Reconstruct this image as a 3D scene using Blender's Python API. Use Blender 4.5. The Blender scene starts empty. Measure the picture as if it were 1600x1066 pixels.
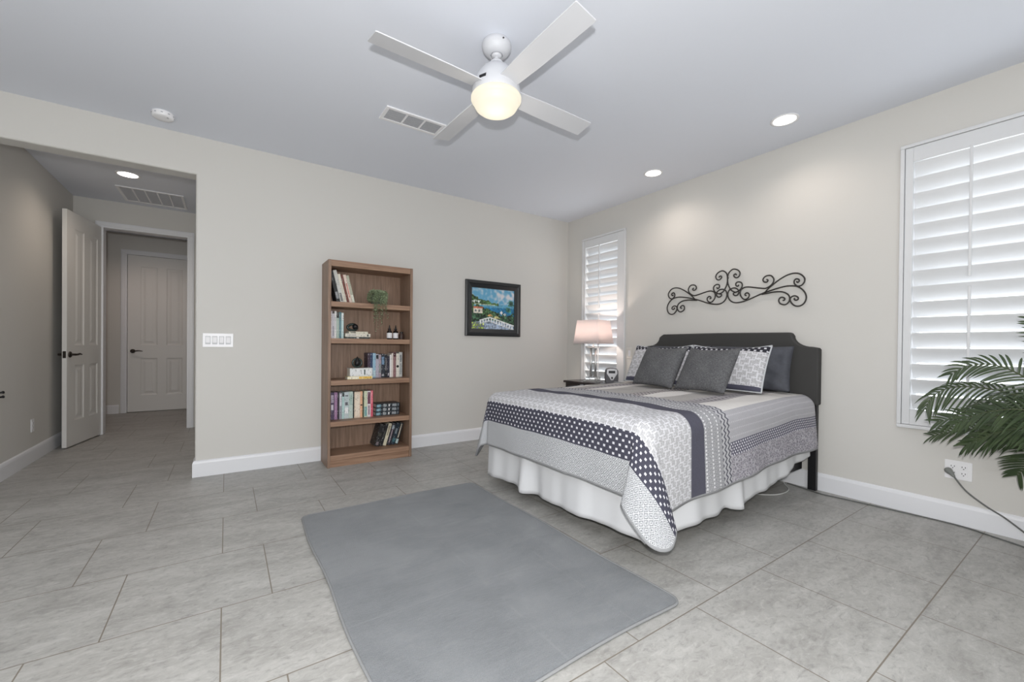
import bpy, bmesh, math, random
import numpy as np
from mathutils import Vector, Matrix, Euler

R = math.radians
sc = bpy.context.scene
COL = sc.collection
rnd = random.Random(7)

def lin(r, g, b):
    f = lambda c: (c/255/12.92) if c/255 <= .04045 else ((c/255+.055)/1.055)**2.4
    return (f(r), f(g), f(b), 1.0)

# ------------------------------------------------------------------ camera
cam_d = bpy.data.cameras.new('camera')
cam = bpy.data.objects.new('camera', cam_d); COL.objects.link(cam)
cam_d.sensor_width = 36.0
cam_d.lens = 654.215/1600*36
cam_d.shift_y = 12.64/1600
cam_d.clip_start = .05
CPOS = Vector((-3.76908, -4.21706, 1.08107))
cr = Vector((.826082, -.563465, .009744)); cu = Vector((-.004109, .011267, .999928)); cf = Vector((.563534, .826063, -.006993))
m = Matrix((cr, cu, -cf)).transposed().to_4x4(); m.translation = CPOS
cam.matrix_world = m
sc.camera = cam

# ------------------------------------------------------------------ exposure, sky, lights
sc.view_settings.view_transform = 'Standard'
sc.view_settings.look = 'None'
sc.view_settings.exposure = 0.14
sc.view_settings.gamma = 1.0
sc.view_settings.use_curve_mapping = False
sc.cycles.use_denoising = True
sc.cycles.max_bounces = 8
sc.cycles.diffuse_bounces = 5
sc.cycles.sample_clamp_indirect = 4.0
sc.cycles.caustics_reflective = False
sc.cycles.caustics_refractive = False

w = bpy.data.worlds.new('sky'); sc.world = w; w.use_nodes = True
bg = w.node_tree.nodes['Background']
bg.inputs[0].default_value = (.93, .97, 1.0, 1); bg.inputs[1].default_value = 3.1

def lamp(name, typ, loc, energy, color=(1, 1, 1), radius=.05, rot=None, parent=None, **kw):
    d = bpy.data.lights.new(name, typ); d.energy = energy; d.color = color
    if typ in ('POINT', 'SPOT'): d.shadow_soft_size = radius
    for k, v in kw.items(): setattr(d, k, v)
    o = bpy.data.objects.new(name, d); COL.objects.link(o); o.location = loc
    if rot: o.rotation_euler = rot
    if parent: o.parent = parent
    return o

# the photographer's flash, just above the lens
lamp('camera_flash', 'POINT', (-3.83, -4.29, 1.25), 172, (1.0, .99, .97), .03)

# ------------------------------------------------------------------ materials
MATS = {}
def mat(name, color, rough=.6, metal=0., spec=.5, **kw):
    if name in MATS: return MATS[name]
    mt = bpy.data.materials.new(name); mt.use_nodes = True
    b = mt.node_tree.nodes['Principled BSDF']
    b.inputs['Base Color'].default_value = color if len(color) == 4 else (*color, 1)
    b.inputs['Roughness'].default_value = rough; b.inputs['Metallic'].default_value = metal
    b.inputs['Specular IOR Level'].default_value = spec
    for k, v in kw.items(): b.inputs[k].default_value = v
    MATS[name] = mt
    return mt

class N:
    """small wrapper to write node maths briefly"""
    def __init__(s, mt): s.mt = mt; s.t = mt.node_tree; s.b = s.t.nodes['Principled BSDF']
    def new(s, typ, **kw):
        n = s.t.nodes.new(typ)
        for k, v in kw.items(): setattr(n, k, v)
        return n
    def put(s, sock, v):
        if isinstance(v, (int, float)): sock.default_value = v
        elif isinstance(v, (tuple, list)): sock.default_value = (tuple(v)+(1.,)) if sock.type == 'RGBA' and len(v) == 3 else v
        else: s.t.links.new(v, sock)
    def m(s, op, a, b=0., c=None):
        n = s.new('ShaderNodeMath', operation=op); s.put(n.inputs[0], a); s.put(n.inputs[1], b)
        if c is not None: s.put(n.inputs[2], c)
        return n.outputs[0]
    def mix(s, f, a, b):
        n = s.new('ShaderNodeMix', data_type='RGBA'); s.put(n.inputs[0], f); s.put(n.inputs[6], a); s.put(n.inputs[7], b)
        return n.outputs[2]
    def noise(s, vec, scale, detail=3., rough=.5, dist=0.):
        n = s.new('ShaderNodeTexNoise'); 
        if vec is not None: s.put(n.inputs['Vector'], vec)
        n.inputs['Scale'].default_value = scale; n.inputs['Detail'].default_value = detail
        n.inputs['Roughness'].default_value = rough; n.inputs['Distortion'].default_value = dist
        return n.outputs['Fac']
    def ramp(s, f, stops, interp='LINEAR'):
        n = s.new('ShaderNodeValToRGB'); n.color_ramp.interpolation = interp
        e = n.color_ramp.elements
        while len(e) < len(stops): e.new(.5)
        for i, (p, c) in enumerate(stops): e[i].position = p; e[i].color = c if len(c) == 4 else (*c, 1)
        s.put(n.inputs[0], f); return n.outputs[0]
    def mapping(s, vec, loc=(0, 0, 0), scale=(1, 1, 1), rot=(0, 0, 0)):
        n = s.new('ShaderNodeMapping'); s.put(n.inputs[0], vec)
        n.inputs['Location'].default_value = loc; n.inputs['Scale'].default_value = scale; n.inputs['Rotation'].default_value = rot
        return n.outputs[0]
    def co(s, which): return s.new('ShaderNodeTexCoord').outputs[which]
    def sep(s, v):
        n = s.new('ShaderNodeSeparateXYZ'); s.put(n.inputs[0], v); return n.outputs
    def comb(s, x, y, z=0.):
        n = s.new('ShaderNodeCombineXYZ'); s.put(n.inputs[0], x); s.put(n.inputs[1], y); s.put(n.inputs[2], z); return n.outputs[0]
    def bump(s, h, strength=.2, dist=.01):
        n = s.new('ShaderNodeBump'); n.inputs['Strength'].default_value = strength; n.inputs['Distance'].default_value = dist
        s.put(n.inputs['Height'], h); s.t.links.new(n.outputs[0], s.b.inputs['Normal'])
    def color(s, c): s.put(s.b.inputs['Base Color'], c)
    def inside(s, v, lo, hi):
        return s.m('MULTIPLY', s.m('GREATER_THAN', v, lo), s.m('LESS_THAN', v, hi))

def paint(name, c, bump=.06, scale=90):
    mt = mat(name, c, .75, spec=.25); n = N(mt); o = n.co('Object')
    n.bump(n.noise(o, scale, 2), bump, .004); return mt

M_WALL = paint('wall_paint', (.625, .613, .586, 1))
M_CEIL = paint('ceiling_paint', (.725, .755, .825, 1), .05, 60)
M_TRIM = mat('trim_white', (.76, .77, .80, 1), .4)
M_DOOR = mat('door_white', (.72, .71, .69, 1), .45)
M_SHUT = mat('shutter_white', (.68, .69, .705, 1), .4)
M_PLASTIC = mat('white_plastic', (.82, .82, .84, 1), .35)
M_FANW = mat('fan_white', (.60, .61, .64, 1), .5)
M_DARKSLOT = mat('dark_slot', (.02, .02, .022, 1), .6)
M_IRON = mat('dark_iron', (.035, .032, .03, 1), .5, .3)
M_BRONZE = mat('dark_bronze', (.06, .052, .046, 1), .35, .8)
M_CHROME = mat('brushed_chrome', (.72, .72, .72, 1), .35, .85)
M_BLACKM = mat('black_metal', (.012, .012, .014, 1), .4, .3)
M_VENTGREY = mat('vent_slat_grey', (.42, .43, .46, 1), .5)
M_VENTBACK = mat('vent_cavity', (.10, .10, .11, 1), .8)

def tile_mat():
    mt = mat('floor_tile', (.4, .4, .38, 1), .38, spec=.45); n = N(mt); o = n.co('Object')
    br = n.new('ShaderNodeTexBrick', offset=.333, offset_frequency=2, squash=1.)
    n.put(br.inputs['Vector'], n.mapping(o, loc=(3.6, 0, 0), scale=(1, -1, 1)))
    br.inputs['Scale'].default_value = 1.; br.inputs['Mortar Size'].default_value = .0026; br.inputs['Mortar Smooth'].default_value = .2
    br.inputs['Brick Width'].default_value = .545; br.inputs['Row Height'].default_value = .5365
    br.inputs['Color1'].default_value = (0, 0, 0, 1); br.inputs['Color2'].default_value = (1, 1, 1, 1); br.inputs['Mortar'].default_value = (.5, .5, .5, 1)
    sv = n.mapping(o, rot=(0, 0, R(20)), scale=(.8, 2.2, 1))
    n1 = n.noise(sv, 3.2, 8, .62, .6); n2 = n.noise(n.mapping(o, rot=(0, 0, R(24)), scale=(1, 3.2, 1)), 13, 6, .68, 1.2); n3 = n.noise(o, 1.1, 2)
    base = n.ramp(n1, [(.30, (.275, .268, .25)), (.48, (.362, .355, .335)), (.68, (.44, .433, .412))])
    base = n.mix(n.m('MULTIPLY', n.ramp(n2, [(.56, (0, 0, 0)), (.70, (1, 1, 1))]), .50), base, (.56, .552, .53, 1))
    base = n.mix(n.m('MULTIPLY', n.ramp(n2, [(.28, (1, 1, 1)), (.42, (0, 0, 0))]), .65), base, (.19, .187, .178, 1))
    base = n.mix(n.m('MULTIPLY', n3, .22), base, (.36, .365, .37, 1))
    base = n.mix(n.m('MULTIPLY', br.outputs['Color'], .10), base, (.42, .40, .37, 1))
    n4 = n.noise(n.mapping(o, rot=(0, 0, R(15)), scale=(1, 1.7, 1)), 24, 7, .72, .8)
    base = n.mix(n.m('MULTIPLY', n.ramp(n4, [(.52, (0, 0, 0)), (.66, (1, 1, 1))]), .42), base, (.53, .525, .50, 1))
    base = n.mix(n.m('MULTIPLY', n.ramp(n4, [(.36, (1, 1, 1)), (.47, (0, 0, 0))]), .42), base, (.19, .187, .178, 1))
    col = n.mix(br.outputs['Fac'], base, (.195, .172, .14, 1))
    n.color(col)
    h = n.m('ADD', n.m('MULTIPLY', br.outputs['Fac'], -1.), n.m('MULTIPLY', n2, .12))
    n.bump(h, .35, .003)
    n.put(n.b.inputs['Roughness'], n.m('ADD', .34, n.m('MULTIPLY', n2, .18)))
    return mt
M_TILE = tile_mat()

def wood_mat(name, c1, c2, c3, axis='z', rough=.45, scale=1.):
    mt = mat(name, c1, rough); n = N(mt); o = n.co('Object')
    s = {'z': (22, 22, 1.2), 'x': (1.2, 22, 22), 'y': (22, 1.2, 22)}[axis]
    v = n.mapping(o, scale=tuple(k*scale for k in s))
    a = n.noise(v, 2.2, 6, .6, .4); b = n.noise(v, 8, 3)
    c = n.ramp(a, [(.3, c1), (.52, c2), (.7, c3)])
    c = n.mix(n.m('MULTIPLY', n.ramp(b, [(.5, (0, 0, 0)), (.75, (1, 1, 1))]), .35), c, c1)
    n.color(c); n.bump(b, .05, .002); return mt
M_WOODV = wood_mat('oak_vertical', (.165, .102, .068), (.255, .165, .115), (.325, .218, .157), 'z')
M_WOODH = wood_mat('oak_horizontal', (.20, .112, .070), (.30, .182, .118), (.37, .235, .157), 'x')
M_ESPRESSO = wood_mat('espresso_wood', (.012, .008, .008), (.02, .012, .012), (.03, .018, .016), 'y', .25)

def fabric(name, c, amp=.25, scale=350, rough=.9, bump=.25):
    mt = mat(name, c, rough, spec=.2); n = N(mt); o = n.co('Object')
    a = n.noise(o, scale, 2)
    k = tuple(v*(1-amp) for v in c[:3])+(1,); q = tuple(min(1, v*(1+amp)) for v in c[:3])+(1,)
    n.color(n.mix(a, k, q)); n.bump(a, bump, .002); return mt
M_HEADB = fabric('charcoal_upholstery', (.060, .059, .058, 1), .3, 500)
M_SKIRT = fabric('white_cotton', (.66, .67, .69, 1), .03, 300, .85, .05)
M_SLATE = fabric('slate_pillowcase', (.075, .079, .094, 1), .2, 40, .6, .2)
M_MATTR = fabric('mattress_ticking', (.7, .7, .7, 1), .05)

def tweed():
    mt = mat('grey_tweed', (.12, .12, .125, 1), .95, spec=.15); n = N(mt); u = n.co('UV')
    a = n.noise(n.mapping(u, scale=(60, 260, 1)), 1., 2); b = n.noise(n.mapping(u, scale=(260, 60, 1)), 1., 2)
    c = n.m('MULTIPLY', n.m('ADD', a, b), .5)
    c2 = n.noise(u, 9, 3)
    f = n.m('ADD', n.m('MULTIPLY', c, .8), n.m('MULTIPLY', c2, .2))
    n.color(n.ramp(f, [(.34, (.062, .063, .068)), (.5, (.115, .116, .122)), (.66, (.19, .192, .196))])); n.bump(f, .5, .004)
    return mt
M_TWEED = tweed()

# ---- quilt cloth patterns; u runs across the bed in metres, v from the foot hem to the head
def p_key(n, u, v, s=1.):
    """white crenellated outline motif on speckled grey"""
    st = n.m('GREATER_THAN', n.m('FRACT', n.m('DIVIDE', u, .072*s)), .5)
    vv = n.m('ADD', v, n.m('MULTIPLY', st, .018*s))
    wob = n.m('MULTIPLY', n.m('SUBTRACT', n.noise(n.comb(u, v), 30/s, 1), .5), .012*s)
    br = n.new('ShaderNodeTexBrick', offset=.5, offset_frequency=2, squash=1.)
    n.put(br.inputs['Vector'], n.comb(n.m('ADD', u, wob), n.m('ADD', vv, wob))); br.inputs['Scale'].default_value = 1.
    br.inputs['Brick Width'].default_value = .072*s; br.inputs['Row Height'].default_value = .054*s
    br.inputs['Mortar Size'].default_value = .0056*s; br.inputs['Mortar Smooth'].default_value = .25
    sp = n.noise(n.comb(u, v), 150/s, 1)
    g = n.mix(n.ramp(sp, [(.42, (0, 0, 0)), (.58, (1, 1, 1))]), (.38, .38, .395, 1), (.54, .54, .56, 1))
    fu = n.m('ABSOLUTE', n.m('SUBTRACT', n.m('FRACT', n.m('DIVIDE', u, .036*s)), .5))
    fv = n.m('ABSOLUTE', n.m('SUBTRACT', n.m('FRACT', n.m('DIVIDE', v, .054*s)), .5))
    g = n.mix(n.m('MULTIPLY', n.m('LESS_THAN', fu, .10), n.m('GREATER_THAN', fv, .30)), g, (.62, .62, .65, 1))
    return n.mix(br.outputs['Fac'], g, (.66, .66, .69, 1))
def p_dots(n, u, v, step=.043, r=.17, bgc=(.062, .062, .085, 1), fg=(.64, .64, .68, 1)):
    """staggered square dots on dark"""
    row = n.m('FLOOR', n.m('DIVIDE', v, step*.62))
    uu = n.m('ADD', n.m('DIVIDE', u, step), n.m('MULTIPLY', row, .5))
    fu = n.m('ABSOLUTE', n.m('SUBTRACT', n.m('FRACT', uu), .5))
    fv = n.m('ABSOLUTE', n.m('SUBTRACT', n.m('FRACT', n.m('DIVIDE', v, step*.62)), .5))
    d = n.m('MULTIPLY', n.m('LESS_THAN', fu, r), n.m('LESS_THAN', fv, r*1.35))
    return n.mix(d, bgc, fg)
def p_lattice(n, u, v, step=.040):
    """concentric diamonds"""
    fu = n.m('ABSOLUTE', n.m('SUBTRACT', n.m('FRACT', n.m('DIVIDE', u, step)), .5))
    fv = n.m('ABSOLUTE', n.m('SUBTRACT', n.m('FRACT', n.m('DIVIDE', v, step*1.1)), .5))
    d = n.m('ADD', fu, fv)                       # 0 at the diamond's centre, 1 at the corner
    f = n.m('MAXIMUM', n.inside(d, .16, .30), n.inside(d, .43, .58))
    f = n.m('MAXIMUM', f, n.inside(d, .74, .88))
    sp = n.noise(n.comb(u, v), 170, 1)
    f = n.m('MULTIPLY', f, n.ramp(sp, [(.36, (.3, .3, .3)), (.48, (1, 1, 1))]))
    return n.mix(f, (.25, .26, .275, 1), (.62, .63, .65, 1))
def p_fine(n, u, v, c1, c2, scale=330):
    sp = n.noise(n.mapping(n.comb(u, v), scale=(1, 1, 1)), scale, 1)
    return n.mix(n.ramp(sp, [(.4, (0, 0, 0)), (.6, (1, 1, 1))]), c1, c2)
def p_beads(n, u, v, base, step=.042, fg=(.54, .535, .56, 1)):
    """rows of small pale beads running along v"""
    fu = n.m('ABSOLUTE', n.m('SUBTRACT', n.m('FRACT', n.m('DIVIDE', u, step)), .5))
    fv = n.m('ABSOLUTE', n.m('SUBTRACT', n.m('FRACT', n.m('DIVIDE', v, .021)), .5))
    return n.mix(n.m('MULTIPLY', n.m('LESS_THAN', fu, .10), n.m('LESS_THAN', fv, .27)), base, fg)
def p_zig(n, u, v, c1, c2, step=.03):
    """chevrons: rows along u"""
    tri = n.m('ABSOLUTE', n.m('SUBTRACT', n.m('FRACT', n.m('DIVIDE', u, step)), .5))
    w_ = n.m('FRACT', n.m('ADD', n.m('DIVIDE', v, step*1.05), n.m('MULTIPLY', tri, 1.0)))
    return n.mix(n.inside(w_, .25, .62), c1, c2)
def p_floral(n, u, v):
    vo = n.new('ShaderNodeTexVoronoi', feature='DISTANCE_TO_EDGE'); n.put(vo.inputs['Vector'], n.comb(u, v)); vo.inputs['Scale'].default_value = 52
    vo.inputs['Randomness'].default_value = .75
    f = n.ramp(vo.outputs['Distance'], [(.06, (1, 1, 1)), (.14, (0, 0, 0)), (.30, (0, 0, 0)), (.38, (.8, .8, .8))])
    return n.mix(f, (.23, .22, .25, 1), (.46, .445, .485, 1))

QW, QL = 2.385, 2.44      # quilt width and length in metres
def quilt_mat():
    mt = mat('patchwork_quilt', (.5, .5, .5, 1), .92, spec=.15); n = N(mt); uvx = n.sep(n.co('UV')); u, v = uvx[0], uvx[1]
    # lengthwise stripes over the main field
    e = n.m('MINIMUM', u, n.m('SUBTRACT', QW, u))
    fine = p_beads(n, u, v, p_fine(n, u, v, (.36, .355, .38, 1), (.50, .495, .525, 1)))
    zz = p_zig(n, v, u, (.40, .385, .395, 1), (.22, .205, .225, 1), .05)
    cream = p_fine(n, u, v, (.66, .64, .62, 1), (.73, .71, .69, 1))
    beige = p_fine(n, u, v, (.36, .345, .335, 1), (.47, .455, .44, 1))
    zd = p_zig(n, v, u, (.45, .425, .42, 1), (.13, .12, .13, 1), .04)
    field = cream
    for lo, hi, c in ((.60, .735, zz), (.735, .90, beige), (1.05, 1.15, zd), (1.15, 1.50, beige), (1.60, 1.72, zz), (1.72, 1.83, beige)):
        field = n.mix(n.inside(u, lo, hi), field, c)
    field = n.mix(n.m('LESS_THAN', e, .435), field, fine)
    field = n.mix(n.m('LESS_THAN', e, .245), field, p_dots(n, v, u, .026, .22, (.13, .125, .165, 1), (.70, .70, .74, 1)))
    field = n.mix(n.m('LESS_THAN', e, .165), field, p_floral(n, u, v))
    # crosswise bands at the foot
    col = n.mix(n.m('LESS_THAN', v, 1.12), field, p_zig(n, u, v, (.48, .48, .50, 1), (.10, .10, .125, 1), .036))
    mid = p_fine(n, u, v, (.20, .205, .22, 1), (.50, .50, .52, 1), 220)
    col = n.mix(n.m('LESS_THAN', v, 1.03), col, p_beads(n, v, u, mid, .06, (.70, .70, .72, 1)))
    dark = p_fine(n, u, v, (.075, .074, .098, 1), (.10, .10, .13, 1))
    col = n.mix(n.m('LESS_THAN', v, .855), col, dark)
    col = n.mix(n.m('LESS_THAN', v, .735), col, p_key(n, u, v, .78))
    col = n.mix(n.m('LESS_THAN', v, .335), col, p_dots(n, u, v))
    col = n.mix(n.m('LESS_THAN', v, .185), col, p_lattice(n, u, v))
    hem = n.m('MAXIMUM', n.m('LESS_THAN', v, .014), n.m('LESS_THAN', e, .014))
    col = n.mix(hem, col, (.30, .305, .315, 1))
    n.color(col)
    q1 = n.noise(n.comb(u, v), 26, 3); q2 = n.noise(n.comb(u, v), 120, 2)
    n.bump(n.m('ADD', n.m('MULTIPLY', q1, .6), n.m('MULTIPLY', q2, .3)), .55, .012)
    return mt
M_QUILT = quilt_mat()
M_LINING = fabric('grey_quilt_lining', (.25, .255, .265, 1), .12, 200)

def sham_mat():
    mt = mat('sham_print', (.5, .5, .5, 1), .9, spec=.15); n = N(mt); x = n.sep(n.co('UV')); u, v = x[0], x[1]
    c = p_key(n, u, v, .95)
    c = n.mix(n.m('GREATER_THAN', v, .315), c, p_dots(n, u, v, .042, .19, (.035, .035, .045, 1)))
    c = n.mix(n.m('LESS_THAN', v, .035), c, (.085, .085, .12, 1))
    n.color(c); n.bump(n.noise(n.comb(u, v), 60, 2), .25, .006); return mt
M_SHAM = sham_mat()
M_PIPING = mat('grey_piping', (.52, .54, .56, 1), .8)

def rug_mat():
    mt = mat('rug_pile', (.23, .245, .26, 1), .95, spec=.1); n = N(mt); o = n.co('Object')
    a = n.noise(n.mapping(o, scale=(1, 1, 1)), 3.2, 4, .55, .5); b = n.noise(o, 420, 2); c_ = n.noise(n.mapping(o, rot=(0, 0, R(28)), scale=(.7, 3.5, 1)), 2.2, 3, .6, 1.)
    f = n.m('ADD', n.m('MULTIPLY', a, .5), n.m('ADD', n.m('MULTIPLY', b, .35), n.m('MULTIPLY', c_, .25)))
    col = n.ramp(f, [(.40, (.126, .137, .150)), (.56, (.170, .182, .196)), (.72, (.228, .240, .252))])
    sw = n.ramp(n.noise(n.mapping(o, rot=(0, 0, R(-30)), scale=(1, 2, 1)), 1.7, 4, .7, 2.), [(.60, (0, 0, 0)), (.67, (1, 1, 1))])
    col = n.mix(n.m('MULTIPLY', sw, .25), col, (.27, .285, .29, 1))
    xy = n.sep(o)
    def crease(c, at, w_): return n.m('LESS_THAN', n.m('ABSOLUTE', n.m('SUBTRACT', n.m('ADD', c, n.m('MULTIPLY', n.m('SUBTRACT', a, .5), .02)), at)), w_)
    cr_ = n.m('MAXIMUM', n.m('MAXIMUM', crease(xy[0], -.02, .005), crease(xy[0], .33, .004)), n.m('MAXIMUM', crease(xy[1], .30, .004), crease(xy[1], -.33, .004)))
    cr_ = n.m('MULTIPLY', cr_, n.ramp(c_, [(.42, (0, 0, 0)), (.55, (1, 1, 1))]))
    col = n.mix(n.m('MULTIPLY', cr_, .16), col, (.30, .315, .32, 1))
    wv = n.noise(n.mapping(o, scale=(1, 9, 1)), 26, 3)
    col = n.mix(n.m('MULTIPLY', n.ramp(wv, [(.45, (0, 0, 0)), (.62, (1, 1, 1))]), .28), col, (.225, .235, .24, 1))
    n.color(col); n.bump(b, .6, .008)
    n.put(n.b.inputs['Sheen Weight'], .3)
    return mt
M_RUG = rug_mat()
M_RUGEDGE = fabric('rug_binding', (.25, .255, .26, 1), .15, 300)

def leaf_mat(name, a, b):
    mt = mat(name, a, .45); n = N(mt); o = n.co('Object')
    n.color(n.mix(n.noise(o, 14, 2), a, b)); return mt
M_LEAF = leaf_mat('palm_leaf', (.014, .030, .013, 1), (.060, .092, .032, 1))
M_STEM = mat('palm_stem', (.06, .075, .03, 1), .5)
M_IVY = leaf_mat('trailing_leaf', (.13, .19, .09, 1), (.40, .46, .30, 1))
M_GLASS = mat('lamp_glass', (.95, .97, .97, 1), .03, spec=.5, **{'Transmission Weight': .92, 'IOR': 1.45})
def emis(name, c, s, base=(.9, .9, .9, 1)):
    mt = mat(name, base, .5); b = mt.node_tree.nodes['Principled BSDF']
    b.inputs['Emission Color'].default_value = c; b.inputs['Emission Strength'].default_value = s; return mt
M_LENS = emis('lit_lens', (1, .95, .88, 1), 9.)
M_GLOBE = emis('lit_frosted_glass', (1, .90, .70, 1), .72, (.22, .215, .20, 1))
def pane_mat():
    mt = bpy.data.materials.new('window_glass'); mt.use_nodes = True; t = mt.node_tree; t.nodes.clear()
    o = t.nodes.new('ShaderNodeOutputMaterial'); mx = t.nodes.new('ShaderNodeMixShader'); tr = t.nodes.new('ShaderNodeBsdfTransparent'); gl = t.nodes.new('ShaderNodeBsdfGlossy')
    gl.inputs['Roughness'].default_value = .02; mx.inputs[0].default_value = .06
    t.links.new(tr.outputs[0], mx.inputs[1]); t.links.new(gl.outputs[0], mx.inputs[2]); t.links.new(mx.outputs[0], o.inputs[0]); return mt
M_PANE = pane_mat()
def shade_mat():
    mt = bpy.data.materials.new('lamp_shade_linen'); mt.use_nodes = True; t = mt.node_tree; t.nodes.clear()
    o = t.nodes.new('ShaderNodeOutputMaterial'); mx = t.nodes.new('ShaderNodeMixShader'); d = t.nodes.new('ShaderNodeBsdfDiffuse'); tl = t.nodes.new('ShaderNodeBsdfTranslucent')
    d.inputs[0].default_value = (.80, .76, .77, 1); tl.inputs[0].default_value = (.88, .80, .78, 1); mx.inputs[0].default_value = .4
    t.links.new(d.outputs[0], mx.inputs[1]); t.links.new(tl.outputs[0], mx.inputs[2]); t.links.new(mx.outputs[0], o.inputs[0]); return mt
M_SHADE = shade_mat()

# ------------------------------------------------------------------ mesh helpers
def finish(name, bm, mats, parent=None, smooth=None, bevel=0, seg=2):
    me = bpy.data.meshes.new(name); bm.normal_update(); bm.to_mesh(me); bm.free()
    for mm in (mats if isinstance(mats, (list, tuple)) else [mats]): me.materials.append(mm)
    o = bpy.data.objects.new(name, me); COL.objects.link(o)
    if parent: o.parent = parent
    if bevel:
        b = o.modifiers.new('bevel', 'BEVEL'); b.width = bevel; b.segments = seg; b.limit_method = 'ANGLE'; b.angle_limit = R(40)
    if smooth is not None:
        for p in me.polygons: p.use_smooth = True
        if smooth > 0: me.set_sharp_from_angle(angle=R(smooth))
    return o
def box(bm, lo, hi, mi=0, mtx=None):
    x0, y0, z0 = lo; x1, y1, z1 = hi
    vs = [bm.verts.new(Vector(p) if mtx is None else mtx @ Vector(p)) for p in ((x0, y0, z0), (x1, y0, z0), (x1, y1, z0), (x0, y1, z0), (x0, y0, z1), (x1, y0, z1), (x1, y1, z1), (x0, y1, z1))]
    fs = []
    for f in ((3, 2, 1, 0), (4, 5, 6, 7), (0, 1, 5, 4), (1, 2, 6, 5), (2, 3, 7, 6), (3, 0, 4, 7)):
        fa = bm.faces.new([vs[i] for i in f]); fa.material_index = mi; fs.append(fa)
    return vs
def bx(name, lo, hi, mt, parent=None, bevel=0, **kw):
    bm = bmesh.new(); box(bm, lo, hi); return finish(name, bm, mt, parent, bevel=bevel, **kw)
def tube(bm, pts, rad, seg=8, caps=True, mi=0):
    pts = [Vector(p) for p in pts]; n_ = len(pts)
    rad = rad if isinstance(rad, (list, tuple)) else [rad]*n_
    rings = []; prev = None
    for i, p in enumerate(pts):
        t = (pts[min(i+1, n_-1)]-pts[max(i-1, 0)]).normalized()
        if prev is None:
            a = Vector((0, 0, 1)) if abs(t.z) < .9 else Vector((1, 0, 0)); nn = t.cross(a).normalized()
        else:
            nn = (prev-t*prev.dot(t)); nn = nn.normalized() if nn.length > 1e-6 else t.orthogonal().normalized()
        prev = nn; b = t.cross(nn)
        rings.append([bm.verts.new(p+(nn*math.cos(2*math.pi*k/seg)+b*math.sin(2*math.pi*k/seg))*rad[i]) for k in range(seg)])
    for a, b in zip(rings, rings[1:]):
        for k in range(seg):
            f = bm.faces.new((a[k], a[(k+1) % seg], b[(k+1) % seg], b[k])); f.material_index = mi; f.smooth = True
    if caps:
        bm.faces.new(list(reversed(rings[0]))).material_index = mi; bm.faces.new(rings[-1]).material_index = mi
def lathe(bm, prof, seg=32, center=(0, 0, 0), mi=0):
    cx, cy, cz = center; rings = []
    for r_, z in prof:
        if r_ < 1e-5: rings.append([bm.verts.new((cx, cy, cz+z))])
        else: rings.append([bm.verts.new((cx+r_*math.cos(2*math.pi*k/seg), cy+r_*math.sin(2*math.pi*k/seg), cz+z)) for k in range(seg)])
    for a, b in zip(rings, rings[1:]):
        for k in range(seg):
            q = [a[k % len(a)], a[(k+1) % len(a)], b[(k+1) % len(b)], b[k % len(b)]]
            q2 = []
            for v in q:
                if v not in q2: q2.append(v)
            if len(q2) > 2:
                f = bm.faces.new(q2); f.material_index = mi; f.smooth = True
    bmesh.ops.recalc_face_normals(bm, faces=bm.faces[:])
def prism(bm, poly, y0, y1, to=lambda a, y, b: (a, y, b), mi=0):
    """extrude a 2-D polygon (a,b) between y0 and y1"""
    A = [bm.verts.new(to(a, y0, b)) for a, b in poly]; B = [bm.verts.new(to(a, y1, b)) for a, b in poly]
    f1 = bm.faces.new(A); f2 = bm.faces.new(list(reversed(B))); n_ = len(poly); fs = [f1, f2]
    for i in range(n_): fs.append(bm.faces.new((A[(i+1) % n_], A[i], B[i], B[(i+1) % n_])))
    for f in fs: f.material_index = mi
    bmesh.ops.recalc_face_normals(bm, faces=fs)
    return A, B
def spline(pts, per=8):
    pts = [Vector(p) for p in pts]; out = []
    for i in range(len(pts)-1):
        p0 = pts[max(i-1, 0)]; p1 = pts[i]; p2 = pts[i+1]; p3 = pts[min(i+2, len(pts)-1)]
        for k in range(per):
            t = k/per
            out.append(.5*((2*p1)+(p2-p0)*t+(2*p0-5*p1+4*p2-p3)*t*t+(3*p1-p0-3*p2+p3)*t**3))
    out.append(pts[-1]); return out
def tag(o, label, cat, group=None, kind=None):
    o['label'] = label; o['category'] = cat
    if group: o['group'] = group
    if kind: o['kind'] = kind
    return o
def thing(name, label, cat, loc=(0, 0, 0), rz=0., group=None):
    o = bpy.data.objects.new(name, None); COL.objects.link(o); o.location = loc; o.rotation_euler = (0, 0, rz); o.empty_display_size = .05
    return tag(o, label, cat, group)
def struct(o, label=None, cat=None):
    o['kind'] = 'structure'
    if label: o['label'] = label; o['category'] = cat
    return o
def copy_tree(o, parent=None):
    c = o.copy(); COL.objects.link(c); c.parent = parent
    for ch in list(o.children): copy_tree(ch, c)
    return c

# ------------------------------------------------------------------ room shell
H = 2.74
struct(bx('floor', (-6.6, -6.0, -.10), (.2, 4.7, 0), M_TILE), 'grey stone-look square tile floor of room and hallway', 'floor')
struct(bx('ceiling', (-6.6, -6.0, H), (.2, 4.7, H+.1), M_CEIL), 'pale painted flat ceiling over bedroom and hallway', 'ceiling')
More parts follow.
